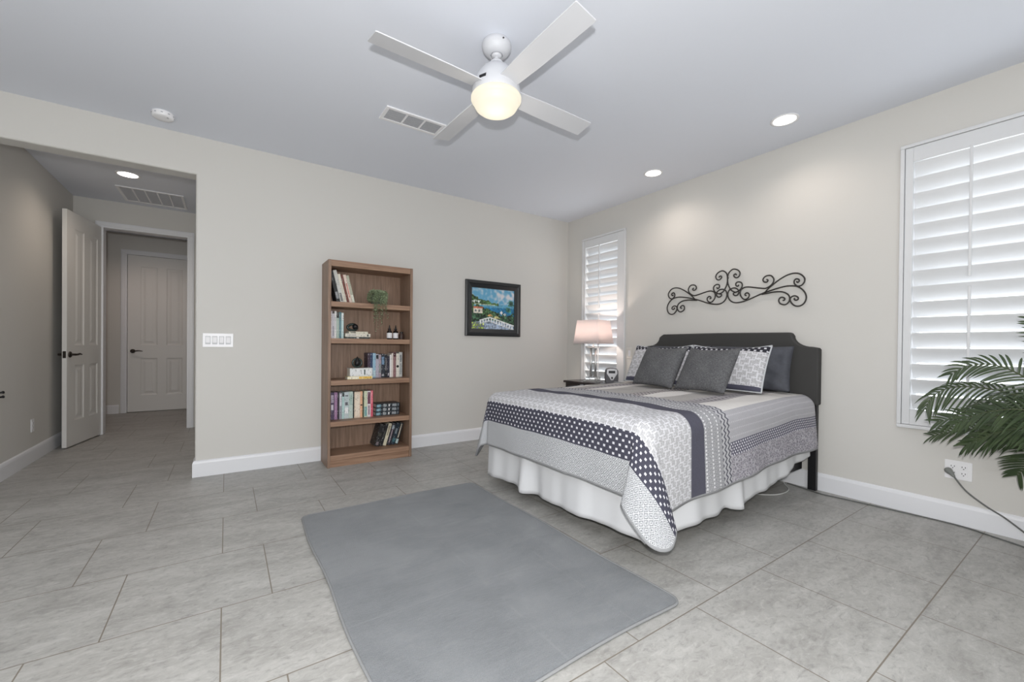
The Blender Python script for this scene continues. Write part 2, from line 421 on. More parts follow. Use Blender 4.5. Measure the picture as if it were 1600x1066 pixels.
# back wall with the wide opening into the hallway
bm = bmesh.new()
prism(bm, [(-6.36, 0), (-5.21, 0), (-5.21, 2.435), (-3.976, 2.435), (-3.976, 0), (.16, 0), (.16, H), (-6.36, H)], 0, .16)
bm.edges.ensure_lookup_table()
ed = [e for e in bm.edges if all(-5.22 < v.co.x < -3.97 and v.co.z < 2.44 for v in e.verts) and abs(e.verts[0].co.y-e.verts[1].co.y) < .01 and (e.verts[0].co.z > .1 or e.verts[1].co.z > .1)]
bmesh.ops.bevel(bm, geom=ed, offset=.014, segments=3, profile=.5, affect='EDGES')
struct(finish('wall_back', bm, M_WALL), 'beige back wall with open hallway entry at left', 'wall')
W1 = (-.32, -.965, .59, 2.42); W2 = (-3.375, -4.62, .59, 2.42)
bm = bmesh.new()
ys = [0, W1[0], W1[1], W2[0], W2[1], -5.86]
for a, b, hole in ((ys[0], ys[1], None), (ys[1], ys[2], W1), (ys[2], ys[3], None), (ys[3], ys[4], W2), (ys[4], ys[5], None)):
    if hole is None: box(bm, (0, b, 0), (.16, a, H))
    else:
        box(bm, (0, b, 0), (.16, a, hole[2])); box(bm, (0, b, hole[3]), (.16, a, H))
struct(finish('wall_right', bm, M_WALL), 'beige right wall behind the bed with two shuttered windows', 'wall')
bm = bmesh.new()
for lo, hi in (((-6.36, -5.86, 0), (-5.2, -5.7, H)), ((-3.2, -5.86, 0), (0, -5.7, H)), ((-5.2, -5.86, 2.1), (-3.2, -5.7, H))): box(bm, lo, hi)
struct(finish('wall_rear', bm, M_WALL), 'rear wall behind the viewer with an added opening for fill daylight', 'wall')
struct(bx('wall_left', (-6.36, -5.70, 0), (-6.2, 0, H), M_WALL), 'left wall beside the hallway entry', 'wall')
struct(bx('wall_hall_left', (-5.37, .16, 0), (-5.21, 2.52, H), M_WALL), 'shaded hallway wall at far left', 'wall')
struct(bx('wall_hall_right', (-3.976, .16, 0), (-3.82, 2.52, H), M_WALL), 'right hallway wall hidden by the entry corner', 'wall')
bm = bmesh.new()
prism(bm, [(-6.5, 0), (-4.975, 0), (-4.975, 2.437), (-4.165, 2.437), (-4.165, 0), (-3.0, 0), (-3.0, H), (-6.5, H)], 2.52, 2.64)
struct(finish('wall_hall_end', bm, M_WALL), 'hallway end wall with the doorway', 'wall')
bm = bmesh.new()
prism(bm, [(-6.5, 0), (-5.045, 0), (-5.045, 2.45), (-4.185, 2.45), (-4.185, 0), (-3.0, 0), (-3.0, H), (-6.5, H)], 4.40, 4.52)
struct(finish('wall_hall_far', bm, M_WALL), 'far wall of the corridor beyond the doorway', 'wall')
struct(bx('wall_light_block', (-6.6, 4.521, 0), (-2.9, 4.70, H), M_WALL))  # unseen, added to stop sky light showing under the far door
struct(bx('wall_corridor_left', (-6.6, 2.64, 0), (-6.5, 4.40, H), M_WALL)); struct(bx('wall_corridor_right', (-3.0, 2.64, 0), (-2.9, 4.40, H), M_WALL))

# baseboards: tall boards with an eased top
def skirting(name, path, label=None):
    """path: list of (x,y) of the wall line; profile sticks out to the right-hand side of travel"""
    prof = [(0, 0), (.016, 0), (.016, .108), (.012, .122), (.006, .130), (0, .132)]
    bm = bmesh.new(); rows = []
    n_ = len(path)
    for i, (x, y) in enumerate(path):
        d1 = Vector((x, y))-Vector(path[i-1]) if i else None; d2 = Vector(path[i+1])-Vector((x, y)) if i < n_-1 else None
        ns = []
        for d in (d1, d2):
            if d is not None: d = d.normalized(); ns.append(Vector((d.y, -d.x)))
        nv = sum(ns, Vector((0, 0)))
        nv = nv/(nv.length_squared/len(ns)) if len(ns) > 1 else nv
        rows.append([bm.verts.new((x+nv.x*a, y+nv.y*a, z)) for a, z in prof])
    for a, b in zip(rows, rows[1:]):
        for k in range(len(prof)-1): bm.faces.new((a[k], b[k], b[k+1], a[k+1]))
    bm.faces.new(rows[0]); bm.faces.new(list(reversed(rows[-1])))
    bmesh.ops.recalc_face_normals(bm, faces=bm.faces[:])
    o = struct(finish(name, bm, M_TRIM))
    if label: o['label'] = label; o['category'] = 'baseboard'
skirting('baseboard_back', [(-3.976, .158), (-3.976, 0), (-.0162, 0)], 'white baseboard along the back wall and entry corner')
skirting('baseboard_right', [(0, 0), (0, -5.68)], 'white baseboard along the right wall')
skirting('baseboard_left', [(-5.21, -.0), (-5.21, 2.5)][::1], 'shaded baseboard of the hallway wall')
skirting('baseboard_far', [(-6.48, 4.40), (-5.115, 4.40)], 'baseboard beside the far closed door')

# door casings
def casing(name, x0, x1, zt, y, label, wdt=.07):
    bm = bmesh.new()
    for a, b in ((x0-wdt, x0), (x1, x1+wdt)):
        box(bm, (a, y-.018, 0), (b, y, zt)); 
    box(bm, (x0-wdt, y-.018, zt), (x1+wdt, y, zt+wdt))
    for a, b in ((x0-wdt+.012, x0-.02), (x1+.02, x1+wdt-.012)): box(bm, (a, y-.026, 0), (b, y-.018, zt+.02))
    box(bm, (x0-wdt+.012, y-.026, zt+.02), (x1+wdt-.012, y-.018, zt+wdt-.012))
    # jamb liner
    box(bm, (x0-.019, y, 0), (x0, y+.12, zt)); box(bm, (x1, y, 0), (x1+.019, y+.12, zt)); box(bm, (x0-.019, y, zt), (x1+.019, y+.12, zt+.019))
    o = struct(finish(name, bm, M_TRIM, bevel=.003)); o['label'] = label; o['category'] = 'door frame'
casing('trim_1', -4.956, -4.184, 2.417, 2.519, 'white casing around the hallway doorway')
casing('trim_2', -5.026, -4.204, 2.43, 4.399, 'white casing around the far closed door')

def panel_door(name, wd, ht, label, handle_x, both=True):
    """slab in local coords: x 0..wd, y 0..0.036 thick, z 0..ht; raised four-panel faces on both sides"""
    root = bpy.data.objects.new(name, None); COL.objects.link(root); tag(root, label, 'door', kind='structure')
    T = .036; xs = [0, .15, wd/2-.055, wd/2+.055, wd-.15, wd]; zs = [0, .255, .83, 1.035, ht-.165, ht]
    bm = bmesh.new()
    for face in (0, 1):
        y = 0 if face == 0 else T; s = 1 if face == 0 else -1
        for i in range(5):
            for j in range(5):
                pan = i in (1, 3) and j in (1, 3)
                a, b, c, d = xs[i], xs[i+1], zs[j], zs[j+1]
                if not pan:
                    bm.faces.new([bm.verts.new(p) for p in ((a, y, c), (b, y, c), (b, y, d), (a, y, d))])
                else:
                    loops = [(0, 0), (.008, .006), (.022, .009), (.034, .009), (.062, .003)]
                    rings = [[bm.verts.new(p) for p in ((a+o, y+s*h, c+o), (b-o, y+s*h, c+o), (b-o, y+s*h, d-o), (a+o, y+s*h, d-o))] for o, h in loops]
                    for q, w_ in zip(rings, rings[1:]):
                        for k in range(4): bm.faces.new((q[k], q[(k+1) % 4], w_[(k+1) % 4], w_[k]))
                    bm.faces.new(rings[-1])
    bmesh.ops.remove_doubles(bm, verts=bm.verts[:], dist=1e-5)
    for p in (((0, 0, 0), (0, T, 0), (0, T, ht), (0, 0, ht)), ((wd, 0, 0), (wd, T, 0), (wd, T, ht), (wd, 0, ht)), ((0, 0, 0), (wd, 0, 0), (wd, T, 0), (0, T, 0)), ((0, 0, ht), (wd, 0, ht), (wd, T, ht), (0, T, ht))):
        bm.faces.new([bm.verts.new(q) for q in p])
    bmesh.ops.remove_doubles(bm, verts=bm.verts[:], dist=1e-5); bmesh.ops.recalc_face_normals(bm, faces=bm.faces[:])
    finish('door_leaf', bm, M_DOOR, root)
    d = 1 if handle_x < wd/2 else -1
    for sy, y in (((-1, 0), (1, T)) if both else ((-1, 0),)):
        bm = bmesh.new()
        lathe(bm, [(0, 0), (.031, 0), (.031, .006), (.024, .012), (.011, .014), (.011, .05), (0, .05)], 24)
        for v in bm.verts: v.co = Vector((handle_x+v.co.x, y+sy*v.co.z, .94+v.co.y))
        tube(bm, spline([(handle_x, y+sy*.046, .94), (handle_x+d*.03, y+sy*.05, .941), (handle_x+d*.075, y+sy*.05, .946), (handle_x+d*.12, y+sy*.046, .938)], 4), [.010]*8+[.009, .008, .0075, .007, .006], 10)
        finish('door_handle', bm, M_BRONZE, root, smooth=50)
    bm = bmesh.new()
    xl = 0 if handle_x < wd/2 else wd
    box(bm, (xl-.0015, .006, .905), (xl+.0015, T-.006, .975)); finish('latch_plate', bm, M_BRONZE, root)
    return root
d1 = panel_door('door_1', .79, 2.405, 'open white four-panel door swung into the hallway', .055)
# hinged at the doorway's left jamb, swung towards the bedroom
ang = math.atan2(2.568-1.783, -4.961+5.095)
d1.location = (-5.095, 1.783, .012); d1.rotation_euler = (0, 0, ang)
d2 = panel_door('door_2', .815, 2.42, 'closed white four-panel door at the far end of the corridor', .06, both=False)
d2.location = (-5.022, 4.415, .008)

# ------------------------------------------------------------------ windows and plantation shutters
def window(name, W, label):
    y0, y1, z0, z1 = W
    root = bpy.data.objects.new(name, None); COL.objects.link(root); tag(root, label, 'window', kind='structure')
    root.location = (.1, (y0+y1)/2, (z0+z1)/2)
    def loc(p): return Vector(p)-root.location
    bm = bmesh.new(); f = .045
    for lo, hi in (((.09, y1, z0), (.15, y0, z0+f)), ((.09, y1, z1-f), (.15, y0, z1)), ((.09, y1, z0+f), (.15, y1+f, z1-f)), ((.09, y0-f, z0+f), (.15, y0, z1-f)), ((.10, y1+f, (z0+z1)/2-.02), (.14, y0-f, (z0+z1)/2+.02))):
        box(bm, loc(lo), loc(hi))
    finish('window_frame', bm, M_TRIM, root, bevel=.004)
    bm = bmesh.new(); box(bm, loc((.118, y1+f, z0+f)), loc((.122, y0-f, z1-f))); finish('glass_pane', bm, M_PANE, root)
window('window_1', W1, 'narrow window behind shutters left of the bed')
window('window_2', W2, 'wide window behind shutters right of the bed')
LT = R(58)
def shutter(name, label, y0, y1, z0, z1, panels, rods):
    """y0>y1; outer frame of the shutter set on the wall; panels: list of (ya, yb) louvre openings"""
    root = thing(name, label, 'shutter', (0, (y0+y1)/2, z0), group='plantation shutters on the bedroom windows')
    o0 = root.location
    L = lambda p: Vector(p)-o0
    bm = bmesh.new(); fw = .022
    for lo, hi in (((-.030, y1, z0), (-.001, y0, z0+fw)), ((-.030, y1, z1-fw), (-.001, y0, z1)), ((-.030, y1, z0+fw), (-.001, y1+fw, z1-fw)), ((-.030, y0-fw, z0+fw), (-.001, y0, z1-fw))): box(bm, L(lo), L(hi))
    finish('outer_frame', bm, M_SHUT, root, bevel=.004)
    zb, zt = .686, 2.326
    for pi, (ya, yb) in enumerate(panels):
        ea = y0-fw-.002 if pi == 0 else ya+.0585; eb = y1+fw+.002 if pi == len(panels)-1 else yb-.0585
        bm = bmesh.new()
        for lo, hi in (((-.022, yb, z0+fw+.002), (.004, ya, zb)), ((-.022, yb, zt), (.004, ya, z1-fw-.002)), ((-.022, ya, z0+fw+.002), (.004, ea, z1-fw-.002)), ((-.022, eb, z0+fw+.002), (.004, yb, z1-fw-.002))): box(bm, L(lo), L(hi))
        finish('panel_frame', bm, M_SHUT, root, bevel=.003)
        nl = 16; st = (zt-zb)/nl
        proto = None
        for k in range(nl):
            zc = zb+st*(k+.5)
            if proto is None:
                bm = bmesh.new(); n_ = 12; hw = .0565
                ring = []
                for i in range(n_):
                    a = 2*math.pi*i/n_; ring.append((hw*math.cos(a), .0055*math.sin(a)))
                A = [bm.verts.new((x*math.cos(LT)-z*math.sin(LT)*-1, 0, 0)) for x, z in ring]
                B = []
                for v, (x, z) in zip(A, ring):
                    # room edge (-x) high, outer edge low
                    X = x*math.cos(LT)+z*math.sin(LT); Z = -x*math.sin(LT)+z*math.cos(LT)
                    v.co = Vector((X, ya-.002, Z)); B.append(bm.verts.new((X, yb+.002, Z)))
                bm.faces.new(A); bm.faces.new(list(reversed(B)))
                for i in range(n_): bm.faces.new((A[i], A[(i+1) % n_], B[(i+1) % n_], B[i]))
                for v in bm.verts: v.co.y -= o0.y
                bmesh.ops.recalc_face_normals(bm, faces=bm.faces[:])
                proto = finish('louver', bm, M_SHUT, root, smooth=50); o = proto
            else:
                o = proto.copy(); COL.objects.link(o); o.parent = root
            o.location = (.018, 0, zc-o0.z)
        yr = rods[pi]
        for za, zb2 in ((zb+.02, zb+st*8-.03), (zb+st*8+.03, zt+.01)):
            bm = bmesh.new(); box(bm, L((-.030, yr-.007, za)), L((-.018, yr+.007, zb2))); finish('tilt_rod', bm, M_SHUT, root, bevel=.003)
shutter('plantation_shutter', 'narrow white louvered shutter behind the table lamp', -.297, -.992, .563, 2.443, [(-.352, -.880)], [-.592])
shutter('plantation_shutter', 'wide white louvered shutter behind the palm', -3.348, -4.65, .563, 2.447, [(-3.412, -3.94), (-4.058, -4.586)], [-3.675, -4.32])
# assumed glazing behind the viewer, sized to let in fill daylight
bm = bmesh.new()
for lo, hi in (((-5.2, -5.82, 0), (-5.12, -5.74, 2.1)), ((-3.28, -5.82, 0), (-3.2, -5.74, 2.1)), ((-5.12, -5.82, 2.02), (-3.28, -5.74, 2.1)), ((-5.12, -5.82, 0), (-3.28, -5.74, .06)), ((-4.24, -5.82, .06), (-4.16, -5.74, 2.02))): box(bm, lo, hi)
w3 = struct(finish('window_fill', bm, M_TRIM), 'unseen glazing added behind the viewer to admit fill daylight', 'window')
bx('glass_pane', (-5.12, -5.782, .06), (-3.28, -5.778, 2.02), M_PANE, w3)

# ------------------------------------------------------------------ ceiling fixtures
def downlight(label, x, y, rad, energy, tint=(1, .87, .77)):
    t = thing('recessed_light', label, 'ceiling light', (x, y, H), group='recessed ceiling lights')
    bm = bmesh.new(); lathe(bm, [(rad*1.28, 0), (rad*1.28, -.004), (rad*1.1, -.006), (rad, -.003), (rad, .0)], 36); finish('trim_ring', bm, M_PLASTIC, t)
    bm = bmesh.new(); lathe(bm, [(0, -.0025), (rad, -.0025), (rad, -.0005)], 36); finish('lens', bm, M_LENS, t)
    lamp('bulb_light', 'SPOT', (0, 0, -.03), energy, tint, .05, parent=t, spot_size=R(150), spot_blend=.8)
downlight('lit recessed light nearest the wide right window', -.436, -2.806, .070, 8.5)
downlight('lit recessed light near the corner window', -.424, -1.667, .068, 11)
downlight('lit recessed light on the hallway ceiling', -4.58, 1.36, .076, 14, (1, .84, .70))

downlight('unseen recessed light added to brighten the corridor beyond the doorway', -4.75, 3.45, .07, 17, (1, .80, .70))  # unseen fixture, added to give the corridor a warm light

t = thing('smoke_detector', 'round white smoke detector on ceiling above the entry', 'smoke detector', (-4.155, -.275, H))
bm = bmesh.new(); lathe(bm, [(.064, 0), (.066, -.008), (.062, -.03), (.056, -.036), (.03, -.038), (0, -.038)], 36)
finish('detector_body', bm, M_PLASTIC, t)
for k in range(10):
    bm = bmesh.new(); box(bm, (-.006, .0605, -.020), (.006, .0660, -.014), mtx=Matrix.Rotation(2*math.pi*k/10, 4, 'Z')); finish('sensor_slot', bm, M_VENTGREY, t)
bm = bmesh.new(); lathe(bm, [(0, -.0395), (.006, -.0395), (.006, -.037)], 12, center=(.03, -.03, 0)); finish('test_button', bm, M_VENTGREY, t)

def ceiling_vent(label, x0, x1, y0, y1, z, cells, slats, along, name='ceiling_vent', backm=M_VENTBACK, slatm=M_VENTGREY, tilt=35, fr=.025):
    t = thing(name, label, 'vent', ((x0+x1)/2, (y0+y1)/2, H)); cx, cy = (x0+x1)/2, (y0+y1)/2
    hx, hy = (x1-x0)/2, (y1-y0)/2
    bm = bmesh.new(); 
    for lo, hi in (((-hx, -hy, -.012), (hx, -hy+fr, -.0005)), ((-hx, hy-fr, -.012), (hx, hy, -.0005)), ((-hx, -hy+fr, -.012), (-hx+fr, hy-fr, -.0005)), ((hx-fr, -hy+fr, -.012), (hx, hy-fr, -.0005))): box(bm, lo, hi)
    wd = (2*hx-2*fr)/cells
    for k in range(1, cells): box(bm, (-hx+fr+wd*k-.007, -hy+fr, -.011), (-hx+fr+wd*k+.007, hy-fr, -.0005))
    finish('vent_frame', bm, M_PLASTIC, t, bevel=.003)
    bm = bmesh.new(); box(bm, (-hx+fr, -hy+fr, -.0012), (hx-fr, hy-fr, -.0004)); finish('vent_cavity', bm, backm, t)
    bm = bmesh.new()
    for k in range(slats):
        yy = -hy+fr+(2*hy-2*fr)*(k+.5)/slats; hh = (2*hy-2*fr)/slats*.36
        box(bm, (-hx+fr, -hh, -.0006), (hx-fr, hh, .0006), mtx=Matrix.Translation((0, yy, -.0065)) @ Matrix.Rotation(R(tilt), 4, 'X'))
    finish('vent_slats', bm, slatm, t)
ceiling_vent('white ceiling air vent with three grey slatted bays by fan', -2.86, -2.41, -1.325, -1.135, H, 3, 6, 'x', tilt=-8, backm=mat('vent_cavity_grey', (.05, .05, .055, 1), .8))
ceiling_vent('wide white return air grille on hallway ceiling', -4.745, -4.175, 1.785, 2.35, H, 5, 30, 'x', slatm=M_PLASTIC, backm=M_VENTGREY, tilt=20)

# ------------------------------------------------------------------ ceiling fan
FX, FY = -2.556, -2.262
fan = thing('ceiling_fan', 'white four-blade ceiling fan with lit frosted globe', 'ceiling fan', (FX, FY, H))
bm = bmesh.new(); lathe(bm, [(.07, 0), (.078, -.012), (.081, -.028), (.075, -.048), (.058, -.066), (.042, -.074), (.034, -.074), (.030, -.066), (0, -.066)], 40); finish('canopy', bm, M_FANW, fan, smooth=60)
bm = bmesh.new(); box(bm, (-.004, -.004, 0), (.004, .004, .004)); o = finish('canopy_screw', bm, M_IRON, fan, bevel=.001); o.location = (-.01, -.083, -.030)
bm = bmesh.new(); tube(bm, [(0, 0, -.05), (0, 0, -.12)], .0125, 16); lathe(bm, [(0, -.058), (.026, -.064), (.03, -.074), (.024, -.083), (.012, -.086)], 24); finish('downrod', bm, M_FANW, fan)
bm = bmesh.new(); lathe(bm, [(0, -.105), (.03, -.105), (.036, -.112), (.036, -.122), (.05, -.130), (.078, -.152), (.104, -.185), (.122, -.225), (.131, -.262), (.134, -.288), (.132, -.297), (0, -.297)], 48); finish('motor_housing', bm, M_FANW, fan, smooth=50)
bm = bmesh.new(); box(bm, (-.022, -.0015, -.009), (.022, .0015, .009)); o = finish('name_plate', bm, M_BLACKM, fan, bevel=.003)
pa = R(204); o.location = (.1285*math.cos(pa), .1285*math.sin(pa), -.250); o.rotation_euler = (R(-12), 0, pa+math.pi/2)
bm = bmesh.new(); lathe(bm, [(.132, -.298), (.137, -.305), (.137, -.318), (.130, -.328), (.121, -.334), (.120, -.346), (.112, -.360), (.094, -.374), (.066, -.384), (.03, -.389), (0, -.390)], 48); finish('glass_globe', bm, M_GLOBE, fan, smooth=60)
bm = bmesh.new(); rows = []
for i, (rr, hw) in enumerate(((.09, .052), (.16, .054), (.30, .060), (.45, .062), (.60, .0625), (.672, .0625), (.678, .0575))):
    rows.append([bm.verts.new((rr, s*hw, zz)) for s, zz in ((-1, .003), (1, .003), (1, -.003), (-1, -.003))])
for a, b in zip(rows, rows[1:]):
    for k in range(4): bm.faces.new((a[k], a[(k+1) % 4], b[(k+1) % 4], b[k]))
bm.faces.new(rows[0]); bm.faces.new(rows[-1]); bmesh.ops.recalc_face_normals(bm, faces=bm.faces[:])
bl = finish('fan_blade', bm, M_FANW, fan, bevel=.0015); bl.location = (0, 0, -.262)
for k in range(4):
    o = bl if k == 0 else bl.copy()
    if k: COL.objects.link(o); o.parent = fan
    o.rotation_euler = (R(-12), 0, R(1.5+90*k)); o.rotation_mode = 'XYZ'
lamp('globe_light', 'POINT', (0, 0, -.46), 1.2, (1, .90, .76), .12, parent=fan)

# ------------------------------------------------------------------ rug
RX0, RX1, RY0, RY1 = -3.385, -2.175, -3.165, -1.335
def rounded_rect(x0, x1, y0, y1, r_, n_=6, sub=24):
    pts = []
    for cx, cy, a0 in ((x1-r_, y1-r_, 0), (x0+r_, y1-r_, 90), (x0+r_, y0+r_, 180), (x1-r_, y0+r_, 270)):
        for k in range(n_+1): pts.append((cx+r_*math.cos(R(a0+90*k/n_)), cy+r_*math.sin(R(a0+90*k/n_))))
    out = []
    for i, p in enumerate(pts):
        q = pts[(i+1) % len(pts)]; d = math.hypot(q[0]-p[0], q[1]-p[1]); m_ = max(1, int(d/.06))
        for k in range(m_): out.append((p[0]+(q[0]-p[0])*k/m_, p[1]+(q[1]-p[1])*k/m_))
    return out
rug = thing('area_rug', 'grey blue low-pile rug lying before the foot of the bed', 'rug', ((RX0+RX1)/2, (RY0+RY1)/2, 0))
ol = rounded_rect(RX0-rug.location.x, RX1-rug.location.x, RY0-rug.location.y, RY1-rug.location.y, .05)
def wav(x, y):
    a = .006*math.sin(7*y+1)+.004*math.sin(13*x+2*y)
    return x+a, y+.007*math.sin(6*x+.5)
ol = [wav(*p) for p in ol]
bm = bmesh.new(); rings = []
for ins, z in ((.004, 0.001), (.004, .010), (.012, .0135), (.03, .0135)):
    cxm = 0; ring = []
    n_ = len(ol)
    for i, (x, y) in enumerate(ol):
        a, b = ol[i-1], ol[(i+1) % n_]; d = Vector((b[0]-a[0], b[1]-a[1])).normalized(); ring.append(bm.verts.new((x-d.y*ins, y+d.x*ins, z)))
    rings.append(ring)
for a, b in zip(rings, rings[1:]):
    for i in range(len(a)): bm.faces.new((a[i], a[(i+1) % len(a)], b[(i+1) % len(a)], b[i]))
bm.faces.new(rings[-1]); bm.faces.new(list(reversed(rings[0]))); bmesh.ops.recalc_face_normals(bm, faces=bm.faces[:])
finish('rug_pile', bm, M_RUG, rug, smooth=40)
bm = bmesh.new(); tube(bm, [(x, y, .007) for x, y in ol]+[(ol[0][0], ol[0][1], .007)], .006, 8, caps=False); finish('rug_binding', bm, M_RUGEDGE, rug)

# ------------------------------------------------------------------ bed
BXF, BXH, BYL, BYR, BZ = -2.075, -.11, -1.335, -2.90, .725
bed = thing('bed', 'queen bed with charcoal upholstered scalloped headboard', 'bed', (-1.05, -2.12, 0))
Lb = lambda p: Vector(p)-bed.location
# headboard outline (y, z): scooped shoulders
hb = [(-2.915, .655), (-2.915, 1.078), (-2.905, 1.09)]
def scoop(ya, za, yb, zb, n_=8):   # quarter curve from low shoulder to the raised centre
    return [(ya+(yb-ya)*math.sin(R(90*k/n_)), za+(zb-za)*(1-math.cos(R(90*k/n_)))) for k in range(n_+1)]
hb += scoop(-2.862, 1.098, -2.735, 1.185) + [(-2.722, 1.205), (-2.705, 1.212), (-2.12, 1.219), (-1.555, 1.216), (-1.538, 1.208)]
hb += [(-4.24-y, z) for y, z in reversed(scoop(-2.862, 1.098, -2.735, 1.185))] + [(-1.335, 1.09), (-1.325, 1.078), (-1.325, .655)]
bm = bmesh.new(); prism(bm, hb, -.022, -.088, to=lambda a, y, b: Lb((y, a, b)))
finish('headboard', bm, M_HEADB, bed, bevel=.012, seg=3, smooth=50)
for yy, nm in ((-2.872, 0), (-1.368, 1)):
    bx('leg', Lb((-.062, yy-.028, 0)), Lb((-.026, yy+.028, .66)), M_BLACKM, bed, bevel=.003)
bm = bmesh.new()
for lo, hi in (((BXF+.09, BYR+.08, .16), (-.1, BYR+.13, .21)), ((BXF+.09, BYL-.13, .16), (-.1, BYL-.08, .21)), ((BXF+.09, BYR+.13, .16), (BXF+.14, BYL-.13, .21)), ((-.15, BYR+.13, .16), (-.1, BYL-.13, .21))): box(bm, Lb(lo), Lb(hi))
finish('bed_frame', bm, M_BLACKM, bed)
for xx, yy in ((BXF+.32, BYR+.30), (BXF+.32, BYL-.30), (-.9, BYR+.15), (-.9, -2.12)):
    bx('leg', Lb((xx-.025, yy-.025, 0)), Lb((xx+.025, yy+.025, .16)), M_BLACKM, bed, bevel=.003)
bx('box_spring', Lb((BXF+.07, BYR+.07, .212)), Lb((-.1, BYL-.07, .44)), M_MATTR, bed, bevel=.02)
bx('mattress', Lb((BXF+.06, BYR+.06, .442)), Lb((-.1, BYL-.06, .69)), M_MATTR, bed, bevel=.05, seg=4)

# bed skirt: gathered white cloth below the quilt, along foot and both sides
def skirt_pt(s):
    """path around the bed from the right head corner, along the side, foot and back; s in metres"""
    xf, yr, yl, xh = BXF+.035, BYR+.035, BYL-.035, -.11
    L1 = abs(xf-xh); L2 = yl-yr
    if s < L1: return (xh-s, yr, 0, -1, s)
    if s < L1+L2: return (xf, yr+(s-L1), -1, 0, s)
    return (xf+(s-L1-L2), yl, 0, 1, s)
bm = bmesh.new(); tot = 2*abs(BXF+.035+.11)+(BYL-BYR-.07); ns, nz = 420, 14; grid = []
L1 = abs(BXF+.035+.11); L2 = BYL-BYR-.07
def gauss(x, c, w_): return math.exp(-((x-c)/w_)**2)
for i in range(ns+1):
    s = tot*i/ns; x, y, nx, ny, _ = skirt_pt(min(s, tot-1e-6)); col = []
    hem = .045
    if s < L1: hem = .105+.17*max(0, 1-s/1.0)**1.3+.010*math.sin(9*s)+.022*gauss(s, 1.17, .05)-.015*gauss(s, 1.0, .1)
    elif s < L1+L2:
        q = s-L1; hem = .108-.045*q/1.5+.006*math.sin(5*q+1)+.012*gauss(q, 1.10, .10)-.012*gauss(q, .98, .06)
    for k in range(nz+1):
        z = .46+(hem-.46)*k/nz; fr = (k/nz)
        amp = .010+.010*math.sin(3.1*s+1); ph = 17*s+2*math.sin(2.3*s)
        gth = .35 if L1 < s < L1+L2 else .6
        off = fr*gth*(amp*math.sin(ph)+.006*math.sin(2.3*ph+1))+fr*.010
        if L1 < s < L1+L2:
            q = s-L1; off += fr*(.045*gauss(q, 1.0, .05)-.02*gauss(q, .88, .07)+.02*gauss(q, 1.4, .06)+.018*gauss(q, .45, .16))
        if s < L1: off += fr*(.03*gauss(s, 1.03, .05)+.03*gauss(s, 1.55, .12)-.01*gauss(s, 1.2, .07))
        col.append(bm.verts.new((x+nx*off, y+ny*off, z)))
    grid.append(col)
for a, b in zip(grid, grid[1:]):
    for k in range(nz): bm.faces.new((a[k], b[k], b[k+1], a[k+1]))
bmesh.ops.recalc_face_normals(bm, faces=bm.faces[:])
sk = finish('bed_skirt', bm, M_SKIRT, smooth=0)
tag(sk, 'white gathered bed skirt hanging below the patchwork quilt', 'bed skirt')
so = sk.modifiers.new('thick', 'SOLIDIFY'); so.thickness = .003

# quilt
D = .455; RR = .10
def profile(o):
    """overhang length -> (outward, drop)"""
    if o <= 0: return o, 0.
    la = RR*math.pi/2
    if o < la: a = o/RR; return RR*math.sin(a), RR*(1-math.cos(a))
    return RR, RR+(o-la)
ax0, ay0, ay1 = BXF+RR-.005, BYR+RR-.005, BYL-RR+.005
TOPW = ay1-ay0
def quilt_point(u, v):
    """u: across from the right hem, v: up from the foot hem (metres)"""
    lf = D+.0; 
    a = lf-v                                   # beyond the foot edge
    sh = .10*max(0, 1-v/2.0)                   # laid a little askew
    br = D+sh-u; bl = u-(D+.10+TOPW)-(sh-.10)*.5            # beyond right / left edges
    side = -1 if br > 0 else 1
    b = br if br > 0 else bl
    b_in = max(br, bl)
    x0 = ax0; x = x0-0; 
    crown = .012*math.sin(math.pi*min(1, max(0, (u-D)/TOPW)))+.016*min(1, max(0, -a)/1.5)
    tz = BZ-.008+crown
    nz_ = .0035*math.sin(9.3*u+3*v)*math.sin(7.1*v-2*u)+.002*math.sin(23*u+11*v)
    if a <= 0 and b_in <= 0:
        return (ax0-a, ay0+(u-D-sh), tz+nz_)
    if a > 0 and b_in <= 0:
        o, d = profile(a); fl = max(0, d-RR)
        wv = .012*math.sin(5.5*u+1)+.006*math.sin(13*u)
        hang = fl*(.10+wv*2.2)
        return (ax0-o-hang, ay0+(u-D-sh)+.01*fl*math.sin(9*u), tz-d+nz_*.5)
    if a <= 0 and b_in > 0:
        o, d = profile(b); fl = max(0, d-RR); wv = .03*math.sin(6*v+.5)+.018*math.sin(15*v)
        hang = fl*(.06+wv)
        y = (ay0-o-hang) if side < 0 else (ay1+o+hang)
        return (ax0-a, y, tz-d+nz_*.5)
    r_ = math.hypot(a, b); th = math.atan2(b, a)
    o, d = profile(r_); fl = max(0, d-RR)
    k = math.sin(2*th)
    e0 = .10*(1-th/(math.pi/2))+.07*th/(math.pi/2)
    rho = e0*(1 if side < 0 else .6)+(.35 if side < 0 else .17)*k**.45-.30*math.exp(-((th-R(7))/R(6))**2)-.14*math.exp(-((th-R(82))/R(6))**2)
    rho = max(.02, rho)
    az = th-.24*math.sin(4*th)
    hx = math.cos(th)*o+math.cos(az)*fl*rho; hy = math.sin(th)*o+math.sin(az)*fl*rho
    return (ax0-hx, (ay0-hy) if side < 0 else (ay1+hy), tz-RR*(d >= RR)-(d if d < RR else 0)-fl*math.sqrt(1-rho*rho))
QW_ = TOPW+2*D+.10; QL_ = D+abs(ax0-BXH)
nu, nv = 200, 190
bm = bmesh.new(); uvl = bm.loops.layers.uv.new('UVMap'); gr = []
